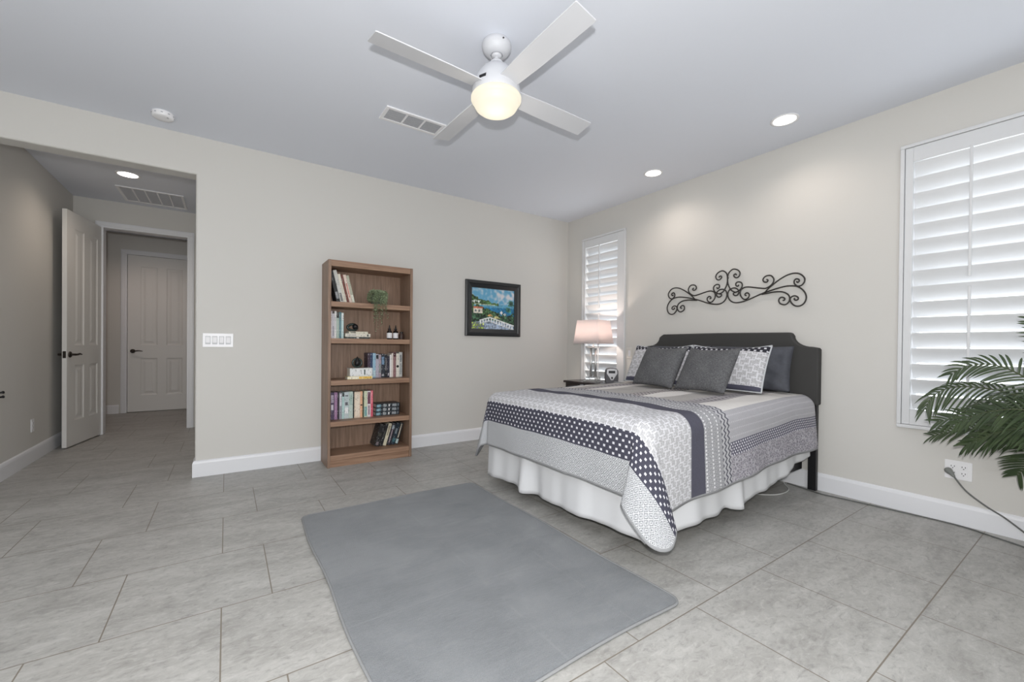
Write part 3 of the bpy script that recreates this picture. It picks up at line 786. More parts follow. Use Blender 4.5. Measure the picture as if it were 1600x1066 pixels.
for i in range(nu+1):
    row = []
    for j in range(nv+1):
        u = QW_*i/nu; v = QL_*j/nv
        # the corners of the quilt are cut round
        e = min(u, QW_-u); u2, v2 = u, v; rc = .15
        if e < rc and v < rc:
            px, py = rc-e, rc-v; f_ = max(px, py)/max(1e-9, math.hypot(px, py))
            e2 = rc-px*f_; v2 = rc-py*f_; u2 = e2 if u < QW_/2 else QW_-e2
        row.append((bm.verts.new(quilt_point(u2, v2)), u, v))
    gr.append(row)
for i in range(nu):
    for j in range(nv):
        q = (gr[i][j], gr[i+1][j], gr[i+1][j+1], gr[i][j+1])
        f = bm.faces.new([p[0] for p in q]); f.smooth = True
        for lp, p in zip(f.loops, q): lp[uvl].uv = (p[1], p[2])
bmesh.ops.recalc_face_normals(bm, faces=bm.faces[:])
qo = finish('quilt', bm, [M_QUILT, M_LINING])
if sum(p.normal.z for p in qo.data.polygons) < 0: qo.data.flip_normals()
tag(qo, 'grey and white patchwork quilt spread over the bed', 'quilt')
so = qo.modifiers.new('thick', 'SOLIDIFY'); so.thickness = .011; so.offset = -1; so.material_offset = 1; so.material_offset_rim = 1

# pillows
def pillow(name, wd, ht, th, mt, label, cat, loc, lean, yaw=0., roll=0., group=None, pinch=.06, flange=0., wrinkle=0., seed=1, piping=None, sag=0.):
    n_ = 36; rg = random.Random(seed); ph = [rg.uniform(0, 6) for _ in range(6)]
    root = thing(name, label, cat, loc, group=group)
    root.rotation_euler = (Matrix.Rotation(R(-90)+yaw, 4, 'Z') @ Matrix.Rotation(-lean, 4, 'X') @ Matrix.Rotation(roll, 4, 'Y')).to_euler()
    bm = bmesh.new(); uvl = bm.loops.layers.uv.new('UVMap'); sides = []
    for s in (-1, 1):
        g = []
        for i in range(n_+1):
            row = []
            for j in range(n_+1):
                u = 2*i/n_-1; v = 2*j/n_-1
                u = math.copysign(abs(u)**.85, u); v = math.copysign(abs(v)**.85, v)
                x = wd/2*u*(1-pinch*(1-v*v)); z = ht/2+ht/2*v*(1-pinch*(1-u*u))-sag*(1-u*u)*max(0, v)**2
                pf = max(0, (1-u**2))*max(0, (1-v**2))
                t_ = th/2*pf**.42
                t_ *= 1+wrinkle*(math.sin(7*u+ph[0]+3*v)*math.sin(5*v+ph[1])+.6*math.sin(16*u+ph[2])*math.sin(3*v+ph[3]))
                edge = (i in (0, n_) or j in (0, n_))
                if s == 1 and edge: row.append(sides[0][i][j]); continue
                row.append((bm.verts.new((x, s*t_-(.0), z)), x+wd/2, z))
            g.append(row)
        sides.append(g)
        for i in range(n_):
            for j in range(n_):
                q = [g[i][j], g[i+1][j], g[i+1][j+1], g[i][j+1]]
                f = bm.faces.new([p[0] for p in q]); f.smooth = True
                for lp, p in zip(f.loops, q): lp[uvl].uv = (p[1], p[2])
    bmesh.ops.recalc_face_normals(bm, faces=bm.faces[:])
    edge = [sides[0][i][0] for i in range(n_)]+[sides[0][n_][j] for j in range(n_)]+[sides[0][n_-i][n_] for i in range(n_)]+[sides[0][0][n_-j] for j in range(n_)]
    loop = [p[0].co.copy() for p in edge]
    finish('pillow_body', bm, mt, root)
    if piping:
        bm = bmesh.new(); tube(bm, loop+[loop[0]], piping[1], 6, caps=False); finish('piping', bm, piping[0], root)
    return root
ZT = BZ+.024
pillow('bed_pillow', .66, .36, .15, M_SLATE, 'slate blue pillow standing behind the right patterned sham', 'pillow', (-.235, -2.45, ZT), R(12), R(2), group='slate pillows against the headboard', wrinkle=.22, seed=3, pinch=.04)
pillow('bed_pillow', .66, .36, .15, M_SLATE, 'slate pillow peeking out behind the left cushions near headboard center', 'pillow', (-.235, -1.79, ZT), R(12), R(-1), group='slate pillows against the headboard', wrinkle=.12, seed=4, pinch=.04)
pillow('pillow_sham', .62, .385, .15, M_SHAM, 'right patterned white grey sham with dotted top band', 'pillow', (-.55, -2.41, ZT+.008), R(26), R(2), group='patterned quilt shams', piping=(M_PIPING, .006), wrinkle=.05, seed=5, pinch=.03, sag=.028)
pillow('pillow_sham', .62, .385, .15, M_SHAM, 'left patterned sham mostly covered by the dark cushion', 'pillow', (-.55, -1.765, ZT+.008), R(26), R(-2), group='patterned quilt shams', piping=(M_PIPING, .006), wrinkle=.05, seed=6, pinch=.03, sag=.028)
pillow('throw_cushion', .43, .385, .14, M_TWEED, 'dark grey tweed cushion nearer the lamp', 'cushion', (-.80, -1.955, ZT+.006), R(29), R(-5), R(1), group='grey tweed throw cushions', seed=8, pinch=.055, sag=.02)
pillow('throw_cushion', .43, .385, .14, M_TWEED, 'grey tweed cushion overlapping the right patterned sham', 'cushion', (-.83, -2.40, ZT+.006), R(31), R(-5), R(0), group='grey tweed throw cushions', seed=9, pinch=.055, sag=.025)

# ------------------------------------------------------------------ nightstand, lamp, clock
ns_ = thing('nightstand', 'dark espresso nightstand between corner window and bed', 'nightstand', (-.225, -.85, 0))
bx('top_board', (-.205, -.43, .655), (.19, .43, .680), M_ESPRESSO, ns_, bevel=.004)
bx('cabinet_body', (-.185, -.41, .12), (.18, .41, .655), M_ESPRESSO, ns_, bevel=.003)
for zz in (.40, .15):
    dr = bx('drawer_front', (-.20, -.39, zz), (-.185, .39, zz+.23), M_ESPRESSO, ns_, bevel=.003)
    bm = bmesh.new(); lathe(bm, [(0, 0), (.008, 0), (.007, .012), (.015, .018), (.012, .026), (0, .028)], 16)
    for v in bm.verts: v.co = Vector((-.20-v.co.z, v.co.x, zz+.115+v.co.y))
    finish('knob', bm, M_BRONZE, dr)
for sx in (-.165, .155):
    for sy in (-.385, .385): bx('leg', (sx-.02, sy-.02, 0), (sx+.02, sy+.02, .12), M_ESPRESSO, ns_)
t = thing('table_lamp', 'lit table lamp with square pale shade on the nightstand', 'lamp', (-.25, -.735, .680), R(12))
bx('base', (-.082, -.082, 0), (.082, .082, .014), M_CHROME, t, bevel=.002)
bx('glass_block', (-.062, -.062, .0145), (.062, .062, .058), M_GLASS, t, bevel=.004)
bm = bmesh.new()
for a in (-.030, .030): tube(bm, [(0, a, .0585), (0, a, .385)], .0135, 16)
finish('chrome_column', bm, M_CHROME, t)
bx('glass_column', (.018, -.026, .0585), (.040, .026, .385), M_GLASS, t, bevel=.003)
bx('cap_plate', (-.052, -.052, .3855), (.052, .052, .402), M_CHROME, t, bevel=.002)
bm = bmesh.new(); tube(bm, [(0, 0, .402), (0, 0, .50)], .008, 12); lathe(bm, [(.008, .47), (.02, .475), (.02, .52), (.0, .52)], 16); finish('socket', bm, M_CHROME, t)
bm = bmesh.new()
def sq(h_, z, r_=.018, n_=5):
    out = []
    for cx, cy, a0 in ((1, 1, 0), (-1, 1, 90), (-1, -1, 180), (1, -1, 270)):
        for k in range(n_+1): out.append((cx*(h_-r_)+r_*math.cos(R(a0+90*k/n_)), cy*(h_-r_)+r_*math.sin(R(a0+90*k/n_)), z))
    return out
A = [bm.verts.new(p) for p in sq(.172, .440)]; B = [bm.verts.new(p) for p in sq(.142, .708)]
for i in range(len(A)): bm.faces.new((A[i], A[(i+1) % len(A)], B[(i+1) % len(A)], B[i])).smooth = True
so_ = finish('lamp_shade', bm, M_SHADE, t); md = so_.modifiers.new('thick', 'SOLIDIFY'); md.thickness = .002
lamp('bulb_light', 'POINT', (-.03, .02, .585), 6.5, (1, .84, .72), .03, parent=t)

t = thing('clock_radio', 'small grey clock radio beside the lamp base', 'clock radio', (-.372, -1.125, .680), R(42-90+8)); t.scale = (1.0, 1.0, 1.35)
bm = bmesh.new()
prof = [(-.062, .012), (-.068, .05), (-.064, .112), (-.05, .128), (-.02, .133), (.02, .133), (.05, .128), (.064, .112), (.068, .05), (.062, .012)]
prism(bm, prof, -.05, .05); finish('housing', bm, mat('clock_grey', (.075, .075, .085, 1), .5), t, bevel=.008, seg=3)
bm = bmesh.new(); prism(bm, [(-.052, .122), (-.056, .09), (-.03, .062), (-.012, .038), (.012, .038), (.03, .062), (.056, .09), (.052, .122), (.02, .128), (-.02, .128)], -.054, -.0495); finish('face_plate', bm, mat('clock_silver', (.5, .5, .52, 1), .35, .3), t, bevel=.002)
bx('display', (-.036, -.0555, .092), (.032, -.0538, .112), M_BLACKM, t)
bm = bmesh.new(); lathe(bm, [(0, 0), (.009, 0), (.008, .005), (0, .005)], 16)
for v in bm.verts: v.co = Vector((v.co.x, -.054-v.co.z, .056+v.co.y))
finish('button', bm, M_BLACKM, t)
bx('foot_stand', (-.058, -.048, 0), (.058, .048, .0125), M_BLACKM, t, bevel=.003)
t = thing('small_finial', 'tiny dark knob standing on nightstand edge by the sham', 'ornament', (-.09, -1.19, .680))
bm = bmesh.new(); lathe(bm, [(0, 0), (.016, 0), (.014, .012), (.008, .02), (.011, .032), (0, .042)], 16); finish('finial_body', bm, M_ESPRESSO, t)

# ------------------------------------------------------------------ iron scroll wall art
ART = {"R1": [[-0.317, 1.555], [-0.372, 1.569], [-0.425, 1.581], [-0.474, 1.589], [-0.517, 1.589], [-0.567, 1.577], [-0.609, 1.538], [-0.627, 1.49], [-0.614, 1.444], [-0.584, 1.423], [-0.55, 1.426], [-0.523, 1.451], [-0.513, 1.478], [-0.522, 1.499], [-0.545, 1.506], [-0.566, 1.495], [-0.571, 1.478], [-0.555, 1.47], [-0.542, 1.48], [-0.547, 1.488]], "R2": [[-0.325, 1.561], [-0.35, 1.587], [-0.384, 1.615], [-0.437, 1.653], [-0.496, 1.681], [-0.547, 1.687], [-0.585, 1.673], [-0.612, 1.64], [-0.612, 1.61], [-0.594, 1.586], [-0.567, 1.581], [-0.544, 1.601], [-0.54, 1.623], [-0.551, 1.639], [-0.57, 1.636], [-0.576, 1.621], [-0.565, 1.611], [-0.557, 1.621]], "R3": [[-0.295, 1.542], [-0.342, 1.547], [-0.393, 1.552], [-0.45, 1.548], [-0.49, 1.528], [-0.508, 1.501], [-0.507, 1.47], [-0.491, 1.447], [-0.468, 1.441], [-0.439, 1.454], [-0.429, 1.477], [-0.437, 1.498], [-0.455, 1.503], [-0.473, 1.491], [-0.471, 1.478], [-0.459, 1.476]], "R4": [[-0.168, 1.544], [-0.156, 1.549], [-0.161, 1.563], [-0.179, 1.566], [-0.193, 1.548], [-0.186, 1.525], [-0.161, 1.511], [-0.138, 1.52], [-0.119, 1.546], [-0.114, 1.575], [-0.125, 1.602], [-0.151, 1.616], [-0.183, 1.617], [-0.233, 1.607], [-0.281, 1.596], [-0.325, 1.59], [-0.359, 1.605], [-0.383, 1.629], [-0.389, 1.659], [-0.37, 1.689], [-0.34, 1.695], [-0.315, 1.685], [-0.304, 1.663], [-0.316, 1.644], [-0.337, 1.643], [-0.343, 1.656], [-0.332, 1.664]], "R5": [[-0.317, 1.555], [-0.256, 1.533], [-0.202, 1.512], [-0.143, 1.494], [-0.082, 1.488], [-0.043, 1.5], [-0.016, 1.526], [-0.004, 1.566], [-0.012, 1.6], [-0.036, 1.619], [-0.066, 1.621], [-0.092, 1.606], [-0.102, 1.581], [-0.093, 1.558], [-0.071, 1.553], [-0.054, 1.566], [-0.061, 1.58], [-0.076, 1.581]], "R6": [[-0.081, 1.734], [-0.073, 1.745], [-0.059, 1.742], [-0.057, 1.726], [-0.079, 1.711], [-0.102, 1.72], [-0.111, 1.747], [-0.097, 1.773], [-0.068, 1.789], [-0.044, 1.79], [-0.02, 1.774], [-0.006, 1.752], [-0.001, 1.718], [-0.002, 1.679], [-0.014, 1.639], [-0.037, 1.602], [-0.071, 1.584], [-0.099, 1.591], [-0.123, 1.612], [-0.132, 1.64], [-0.122, 1.662], [-0.098, 1.672], [-0.077, 1.663], [-0.077, 1.641], [-0.094, 1.634], [-0.101, 1.646]]}
t = thing('scroll_wall_art', 'dark wrought iron scroll wall art above the headboard', 'wall art', (0, -2.1745, 1.60))
for nm, pts in ART.items():
    for sgn in (1, -1):
        bm = bmesh.new(); tube(bm, spline([(-.016, sgn*a, b-1.60) for a, b in pts], 5), .0058, 8); finish('iron_scroll', bm, M_IRON, t)
for yy, zz in ((-.317, 1.555), (.317, 1.555), (0, 1.72)):
    bm = bmesh.new(); tube(bm, [(-.016, yy, zz-1.60), (-.0005, yy, zz-1.60)], .005, 8); finish('wall_stud', bm, M_IRON, t)

# ------------------------------------------------------------------ framed painting
t = thing('framed_painting', 'black framed seaside painting on the back wall', 'painting', (-1.166, 0, 1.515))
PW, PH = .377, .320
bm = bmesh.new()
prof = [(0, -.001), (0, -.026), (.010, -.032), (.034, -.034), (.044, -.026), (.062, -.020), (.084, -.012), (.084, -.004)]
rings = []
for ins, y in prof: rings.append([bm.verts.new(p) for p in ((-PW+ins, y, -PH+ins), (PW-ins, y, -PH+ins), (PW-ins, y, PH-ins), (-PW+ins, y, PH-ins))])
for a, b in zip(rings, rings[1:]):
    for k in range(4): bm.faces.new((a[k], a[(k+1) % 4], b[(k+1) % 4], b[k]))
bmesh.ops.recalc_face_normals(bm, faces=bm.faces[:])
finish('picture_frame', bm, mat('black_frame', (.018, .02, .022, 1), .35), t)
# canvas: brush-stroke raster of a made-up bay view
NXp, NYp = 190, 160; rp = np.random.RandomState(5)
def smooth(a, k):
    for _ in range(k): a = (a+np.roll(a, 1, 0)+np.roll(a, -1, 0)+np.roll(a, 1, 1)+np.roll(a, -1, 1))/5
    return a
X, Y = np.meshgrid((np.arange(NXp)+.5)/NXp, (np.arange(NYp)+.5)/NYp)      # Y from the bottom
nz1 = smooth(rp.randn(NYp, NXp), 8); nz1 /= nz1.std(); nz2 = smooth(rp.randn(NYp, NXp), 40); nz2 /= nz2.std()
img = np.zeros((NYp, NXp, 3))
def fill(mask, c, amp=.10):
    img[mask] = (np.array(c)[None]*(1+amp*nz1[mask][:, None]))
fill(Y > -1, (95, 165, 195)); 
sky = Y > .60; img[sky] = np.array((100, 165, 200))+(np.array((215, 215, 220))-np.array((100, 165, 200)))*np.clip(.35*nz2[sky]+.9*np.exp(-((X[sky]-.72)/.25)**2-((Y[sky]-.84)/.09)**2), 0, 1)[:, None]
sea = (Y < .61); img[sea] = np.array((40, 120, 165))[None]*(1+.12*nz1[sea][:, None]); 
img[(Y < .62) & (Y > .54)] = np.array((95, 160, 190))*(1+.06*nz1[(Y < .62) & (Y > .54)][:, None])
hill = (Y > .59) & (Y < .80-.30*X+.02*nz2) & (X < .62); fill(hill, (72, 104, 62), .25)
fill((Y > .585) & (Y < .62-.02*X) & (X < .55), (178, 190, 160), .1)
fill((Y > .63) & (Y < .70) & (X < .22) & (nz1 > -.3), (205, 210, 205), .1)
fill((Y < .60-.30*X+.03*nz2) & (X < .75), (58, 84, 52), .35)
fill((Y < .36+.03*nz2), (52, 80, 60), .4)
fill((Y > .38) & (Y < .52) & (X > .04) & (X < .25), (222, 214, 200), .06); fill((Y > .50) & (Y < .545) & (X > .04) & (X < .26), (190, 110, 85), .1)
for wx in (.09, .17): fill((Y > .41) & (Y < .47) & (abs(X-wx) < .02), (120, 130, 130), .1)
fill((abs(X-.69)*1.4+abs(Y-.42) < .055), (225, 225, 222), .06); fill((abs(X-.77)+abs(Y-.38) < .04), (200, 205, 205), .1)
fill((abs(X-.57)*.8+(Y-.28) < .07) & (Y > .27), (205, 200, 140), .1); fill((abs(X-.42)*1.+(Y-.33) < .06) & (Y > .32), (190, 150, 95), .15)
for cx, cy, rr in ((.92, .66, .07), (.85, .50, .06)): fill((((X-cx)**2+(Y-cy)**2) < (rr*(1+.25*nz1))**2), (55, 100, 85), .3)
pav = (Y < .27-.18*np.abs(X-.40)-.04); fill(pav, (150, 165, 185), .16); fill((Y < .16) & (X < .28) & (nz1 > -.6), (120, 135, 70), .45)
def rail(x0, y0, x1, y1, hh=.10):
    tt = np.clip((X-x0)/(x1-x0), 0, 1); yl_ = y0+(y1-y0)*tt; on_ = (X >= min(x0, x1)) & (X <= max(x0, x1))
    fill(on_ & (abs(Y-yl_) < .016), (236, 238, 238), .03); fill(on_ & (abs(Y-yl_+hh) < .010), (225, 228, 228), .03)
    fill(on_ & (Y < yl_) & (Y > yl_-hh) & (((X*16) % 1) < .42), (232, 234, 234), .03)
rail(.42, .29, 1.0, .10); rail(.18, .21, .42, .29, .08)
for c_ in range(3): img[:, :, c_] = smooth(img[:, :, c_], 1)
img = np.clip(img, 8, 250)/255.
imgl = np.where(img <= .04045, img/12.92, ((img+.055)/1.055)**2.4)
cw, chh = PW-.083, PH-.083
xs_ = np.linspace(-cw, cw, NXp+1); zs_ = np.linspace(-chh, chh, NYp+1)
verts = [(x, -.006, z) for z in zs_ for x in xs_]
faces = [(j*(NXp+1)+i, j*(NXp+1)+i+1, (j+1)*(NXp+1)+i+1, (j+1)*(NXp+1)+i) for j in range(NYp) for i in range(NXp)]
me = bpy.data.meshes.new('canvas'); me.from_pydata(verts, [], faces)
ca = me.color_attributes.new('pigment', 'FLOAT_COLOR', 'CORNER')
flat = np.ones((NYp*NXp, 4, 4), dtype=np.float32); flat[:, :, :3] = imgl.reshape(-1, 1, 3); ca.data.foreach_set('color', flat.ravel())
mt = mat('oil_paint', (.5, .5, .5, 1), .5); n = N(mt); an = n.new('ShaderNodeVertexColor', layer_name='pigment'); n.color(an.outputs[0]); n.bump(n.noise(n.co('Object'), 140, 2), .2, .002)
me.materials.append(mt); o = bpy.data.objects.new('canvas', me); COL.objects.link(o); o.parent = t

# ------------------------------------------------------------------ switches and outlets
t = thing('light_switch_plate', 'white four-gang light switch plate beside the hallway entry', 'light switch', (-3.825, 0, 1.106))
bx('wall_plate', (-.104, -.006, -.057), (.104, -.0004, .057), M_PLASTIC, t, bevel=.003)
for k in range(4):
    xx = -.0685+.0457*k
    fr_ = bx('switch_frame', (xx-.018, -.0072, -.034), (xx+.018, -.0055, .034), mat('switch_shadow', (.55, .56, .58, 1), .5), t)
    bm = bmesh.new(); box(bm, (xx-.015, -.0055, -.028), (xx+.015, 0, .028), mtx=Matrix.Translation((0, -.0035, 0)) @ Matrix.Rotation(R(5), 4, 'X')); finish('rocker_switch', bm, M_PLASTIC, t, bevel=.002)
def outlet(name, label, loc, rz, gangs=1, kind='outlet'):
    t = thing(name, label, 'outlet' if kind == 'outlet' else 'light switch', loc, rz)
    hw = .036+.024*(gangs-1)*1.0
    bx('wall_plate', (-hw, -.006, -.058), (hw, -.0004, .058), M_PLASTIC, t, bevel=.003)
    for g in range(gangs):
        xx = (g-(gangs-1)/2)*.047
        for zz in (-.020, .020):
            rec = bx('receptacle', (xx-.0165, -.0078, zz-.0145), (xx+.0165, -.0058, zz+.0145), M_PLASTIC, t, bevel=.004)
            bm = bmesh.new()
            box(bm, (xx-.0085, -.0082, zz-.001), (xx-.0055, -.0077, zz+.008)); box(bm, (xx+.0055, -.0082, zz-.001), (xx+.0085, -.0077, zz+.008)); box(bm, (xx-.0025, -.0082, zz-.0105), (xx+.0025, -.0077, zz-.0055))
            finish('socket_slots', bm, M_DARKSLOT, rec)
    return t
outlet('wall_outlet', 'white double outlet with plugged cord below the wide window', (0, -3.638, .335), R(-90), 2)
outlet('wall_outlet', 'small white outlet low on the shaded hallway wall', (-5.21, 1.315, .326), R(90), 1)
t = thing('wall_switch', 'small white single switch between corner window and headboard', 'light switch', (0, -1.055, 1.013), R(-90))
bx('wall_plate', (-.037, -.006, -.062), (.037, -.0004, .062), mat('ivory_plastic', (.66, .64, .60, 1), .4), t, bevel=.003)
bx('rocker_switch', (-.015, -.009, -.032), (.015, -.0055, .032), M_PLASTIC, t, bevel=.002)

# cords
M_CORD = mat('grey_cord', (.115, .12, .115, 1), .5)
pc = thing('power_cord', 'grey power cord plugged into the double outlet', 'cord', (0, -3.612, .316))
bm = bmesh.new(); tube(bm, [(-.0085, .018, .012), (-.020, .012, .008), (-.036, -.002, -.002), (-.044, -.016, -.018)], [.019, .019, .013, .006], 12); finish('plug', bm, mat('plug_grey', (.19, .20, .19, 1), .5), pc, smooth=50)
bm = bmesh.new(); tube(bm, spline([(-.044, -.016, -.018), (-.055, -.07, -.09), (-.052, -.15, -.155), (-.045, -.22, -.20), (-.045, -.29, -.255), (-.08, -.36, -.295), (-.12, -.48, -.311), (-.13, -.62, -.311)], 8), .0045, 8); finish('cable', bm, M_CORD, pc)
bm = bmesh.new(); tube(bm, spline([(-.05, -2.70, .005), (-.085, -2.85, .005), (-.115, -2.95, .005), (-.10, -3.06, .005), (-.072, -3.27, .005), (-.045, -3.55, .005), (-.05, -3.68, .005), (-.095, -3.79, .005), (-.14, -3.90, .005), (-.2, -4.0, .005)], 8), .0042, 8)
tag(finish('floor_cord', bm, M_CORD), 'thin grey cord lying along the baseboard right of the bed', 'cord')
bm = bmesh.new(); tube(bm, spline([(-.055, -2.60, .40), (-.055, -2.62, .22), (-.06, -2.64, .08), (-.10, -2.70, .012), (-.2, -2.77, .004), (-.33, -2.79, .004), (-.46, -2.75, .004), (-.6, -2.60, .004)], 8), .0035, 8)
tag(finish('white_cable', bm, mat('cable_white', (.62, .63, .62, 1), .5)), 'thin white cable looping on floor under the bed head', 'cable')

# dark hook on the hallway wall at the frame edge
t = thing('wall_hook', 'small black double hook on hallway wall, left edge', 'hook', (-5.21, .600, .672))
bx('back_plate', (.0004, -.012, -.03), (.006, .012, .03), M_BLACKM, t, bevel=.002)
for zz in (.016, -.018):
    bm = bmesh.new(); tube(bm, spline([(.005, 0, zz), (.02, .008, zz), (.034, .022, zz+.002)], 4), [.007]*6+[.009, .011, .010], 10); finish('hook_arm', bm, M_BLACKM, t)

# ------------------------------------------------------------------ bookcase
SX0, SX1, SH, SD = -3.041, -2.279, 1.822, .300
bk = thing('bookcase', 'brown wooden five-shelf bookcase standing against the back wall', 'bookcase', (-2.66, -.17, 0))
Lk = lambda p: Vector(p)-bk.location
SF = -.318; SBk = -.018
bx('side_panel', Lk((SX0, SF, 0)), Lk((SX0+.024, SBk, SH-.0)), M_WOODV, bk, bevel=.002)
bx('side_panel', Lk((SX1-.024, SF, 0)), Lk((SX1, SBk, SH-.0)), M_WOODV, bk, bevel=.002)
bx('back_panel', Lk((SX0+.024, SBk-.008, .06)), Lk((SX1-.024, SBk, SH-.05)), M_WOODV, bk)
bx('top_board', Lk((SX0+.024, SF+.002, SH-.055)), Lk((SX1-.024, SBk, SH-.001)), M_WOODH, bk, bevel=.003)
SZ = [.104, .402, .765, 1.135, 1.458]
for z in SZ: bx('shelf', Lk((SX0+.0242, SF+.003, z-.045)), Lk((SX1-.0242, SBk-.0082, z)), M_WOODH, bk, bevel=.003)
bx('plinth', Lk((SX0+.0242, SF+.014, .0)), Lk((SX1-.0242, SF+.03, .0585)), M_WOODH, bk)

PAGE = mat('paper_pages', (.70, .66, .58, 1), .9)
CM = {}
def cover_mat(c):
    if c not in CM:
        mt = mat('cover_%02x%02x%02x' % c, lin(*c), .45); n = N(mt); L_ = lin(*c)
        up_ = tuple(v+(1-v)*.30 for v in L_[:3])+(1,); dn_ = tuple(v*.45 for v in L_[:3])+(1,)
        o_ = n.mapping(n.co('Object'), scale=(1, 1, .45)); p_ = n.noise(o_, 95, 2, .6)
        n.color(n.mix(n.ramp(p_, [(.60, (0, 0, 0)), (.66, (1, 1, 1))]), n.mix(n.ramp(p_, [(.34, (1, 1, 1)), (.40, (0, 0, 0))]), L_, dn_), up_)); CM[c] = mt
    return CM[c]
def book(label, group, loc, thick, depth, height, c, band=None, rot=None, name='book'):
    """local: spine at y=-depth/2 facing -y, x thickness, z height. band: list of (z0,z1,colour,width fraction)"""
    t = thing(name, label, 'book', loc, group=group)
    if rot: t.rotation_euler = rot
    cb = min(.003, thick*.16); h2 = height
    bm = bmesh.new()
    box(bm, (-thick/2, -depth/2, 0), (thick/2, -depth/2+cb, h2)); box(bm, (-thick/2, -depth/2+cb, 0), (-thick/2+cb, depth/2, h2)); box(bm, (thick/2-cb, -depth/2+cb, 0), (thick/2, depth/2, h2))
    finish('cover', bm, cover_mat(c), t)
    bx('page_block', (-thick/2+cb, -depth/2+cb, .003), (thick/2-cb, depth/2-.004, h2-.003), PAGE, t)
    for b in band or []:
        z0, z1, bc, wf = b
        bx('spine_label', (-thick/2*wf, -depth/2-.0006, z0*h2), (thick/2*wf, -depth/2-.0001, z1*h2), cover_mat(bc), t)
    return t
YB = -.205           # spines sit a little behind the shelf edge
def upright(shelf_z, rows, group, x, yb=YB, depth=.15, gap=.001):
    for label, th, h, c, band in rows:
        book(label, group, (x+th/2, yb+depth/2, shelf_z+.0005), th, depth, h, c, band); x += th+gap
WH = (226, 224, 220)
# shelf 1 (top): five books leaning to the left side panel
a1 = R(13.5)
lean_rows = [('black book leaning at far left of the top shelf', .030, .285, (24, 25, 28), [(.12, .34, (150, 152, 155), .7)], a1),
             ('tall white book leaning beside the black book, top shelf', .029, .296, (205, 205, 200), [(.05, .30, (120, 118, 118), .6)], a1),
             ('slim cream book leaning between white and brown books, top shelf', .022, .265, (228, 222, 206), [(.1, .6, (200, 195, 182), .5)], a1),
             ('brown red book leaning next to the cream book, top shelf', .020, .262, (112, 62, 52), None, a1),
             ('pale pink book leaning fifth on the top shelf', .024, .262, (222, 202, 190), [(.2, .7, (196, 130, 118), .4)], a1),
             ('sage white book leaning rightmost on the top shelf', .022, .258, (176, 176, 158), [(.05, .3, (220, 220, 205), .8)], a1)]
xb = -2.947
for label, th, h, c, band, an_ in lean_rows:
    # the foot stands to the right, the head tips left
    hw = th/2/math.cos(an_)
    book(label, 'books leaning on the top shelf', (xb+hw+.0, YB+.075, SZ[4]+math.sin(an_)*th/2+.0005), th, .15, h, c, band, rot=(0, -an_, 0))
    xb += 2*hw+.0015
# shelf 2
upright(SZ[3], [('lilac white book first at left on second shelf', .019, .246, (214, 206, 214), [(.05, .9, (235, 232, 232), .5)]),
                ('grey white book second from left on second shelf', .017, .222, (205, 203, 210), [(.1, .5, (150, 148, 160), .5)]),
                ('white book third from left on second shelf', .016, .246, (232, 230, 228), [(.3, .8, (190, 190, 195), .4)]),
                ('pale sage book with black head, second shelf', .022, .232, (170, 188, 178), [(.80, .99, (20, 22, 24), .9)]),
                ('teal blue book fifth on second shelf', .018, .240, (84, 122, 132), [(.1, .9, (110, 146, 152), .4)]),
                ('white topped pale blue book right end of second shelf row', .019, .234, (190, 214, 214), [(.72, .98, (228, 232, 230), .9)])], 'books standing on the second shelf', -3.005)
def flat_book(label, group, x0, x1, z, th, depth, c, yb, edge=None, rz=0.):
    """lying book, spine towards the room"""
    wd = x1-x0; t = thing('book', label, 'book', ((x0+x1)/2, yb+depth/2, z), rz, group)
    bm = bmesh.new(); cb = .003
    box(bm, (-wd/2, -depth/2, 0), (wd/2, -depth/2+cb, th)); box(bm, (-wd/2, -depth/2+cb, 0), (wd/2, depth/2, cb)); box(bm, (-wd/2, -depth/2+cb, th-cb), (wd/2, depth/2, th))
    finish('cover', bm, cover_mat(c), t); bx('page_block', (-wd/2+.004, -depth/2+cb, cb), (wd/2-.004, depth/2-.004, th-cb), PAGE, t)
    for a, b, cc in edge or []:
        bx('spine_label', (-wd/2+a*wd, -depth/2-.0006, th*.18), (-wd/2+b*wd, -depth/2-.0001, th*.82), cover_mat(cc), t)
    return t
g2 = 'books lying flat on the second shelf'
flat_book('dark book at the bottom of the second shelf pile', g2, -2.872, -2.655, SZ[3]+.0005, .017, .15, (70, 78, 76), YB, [(.45, .55, (215, 215, 210))])
flat_book('white book in the middle of the second shelf pile', g2, -2.874, -2.648, SZ[3]+.018, .030, .15, (224, 220, 206), YB, [(.06, .42, (196, 194, 186)), (.86, .92, (40, 44, 42))])
flat_book('cream book topping the second shelf pile', g2, -2.842, -2.672, SZ[3]+.0485, .019, .14, (214, 210, 192), YB, [(.08, .36, (120, 118, 108))])
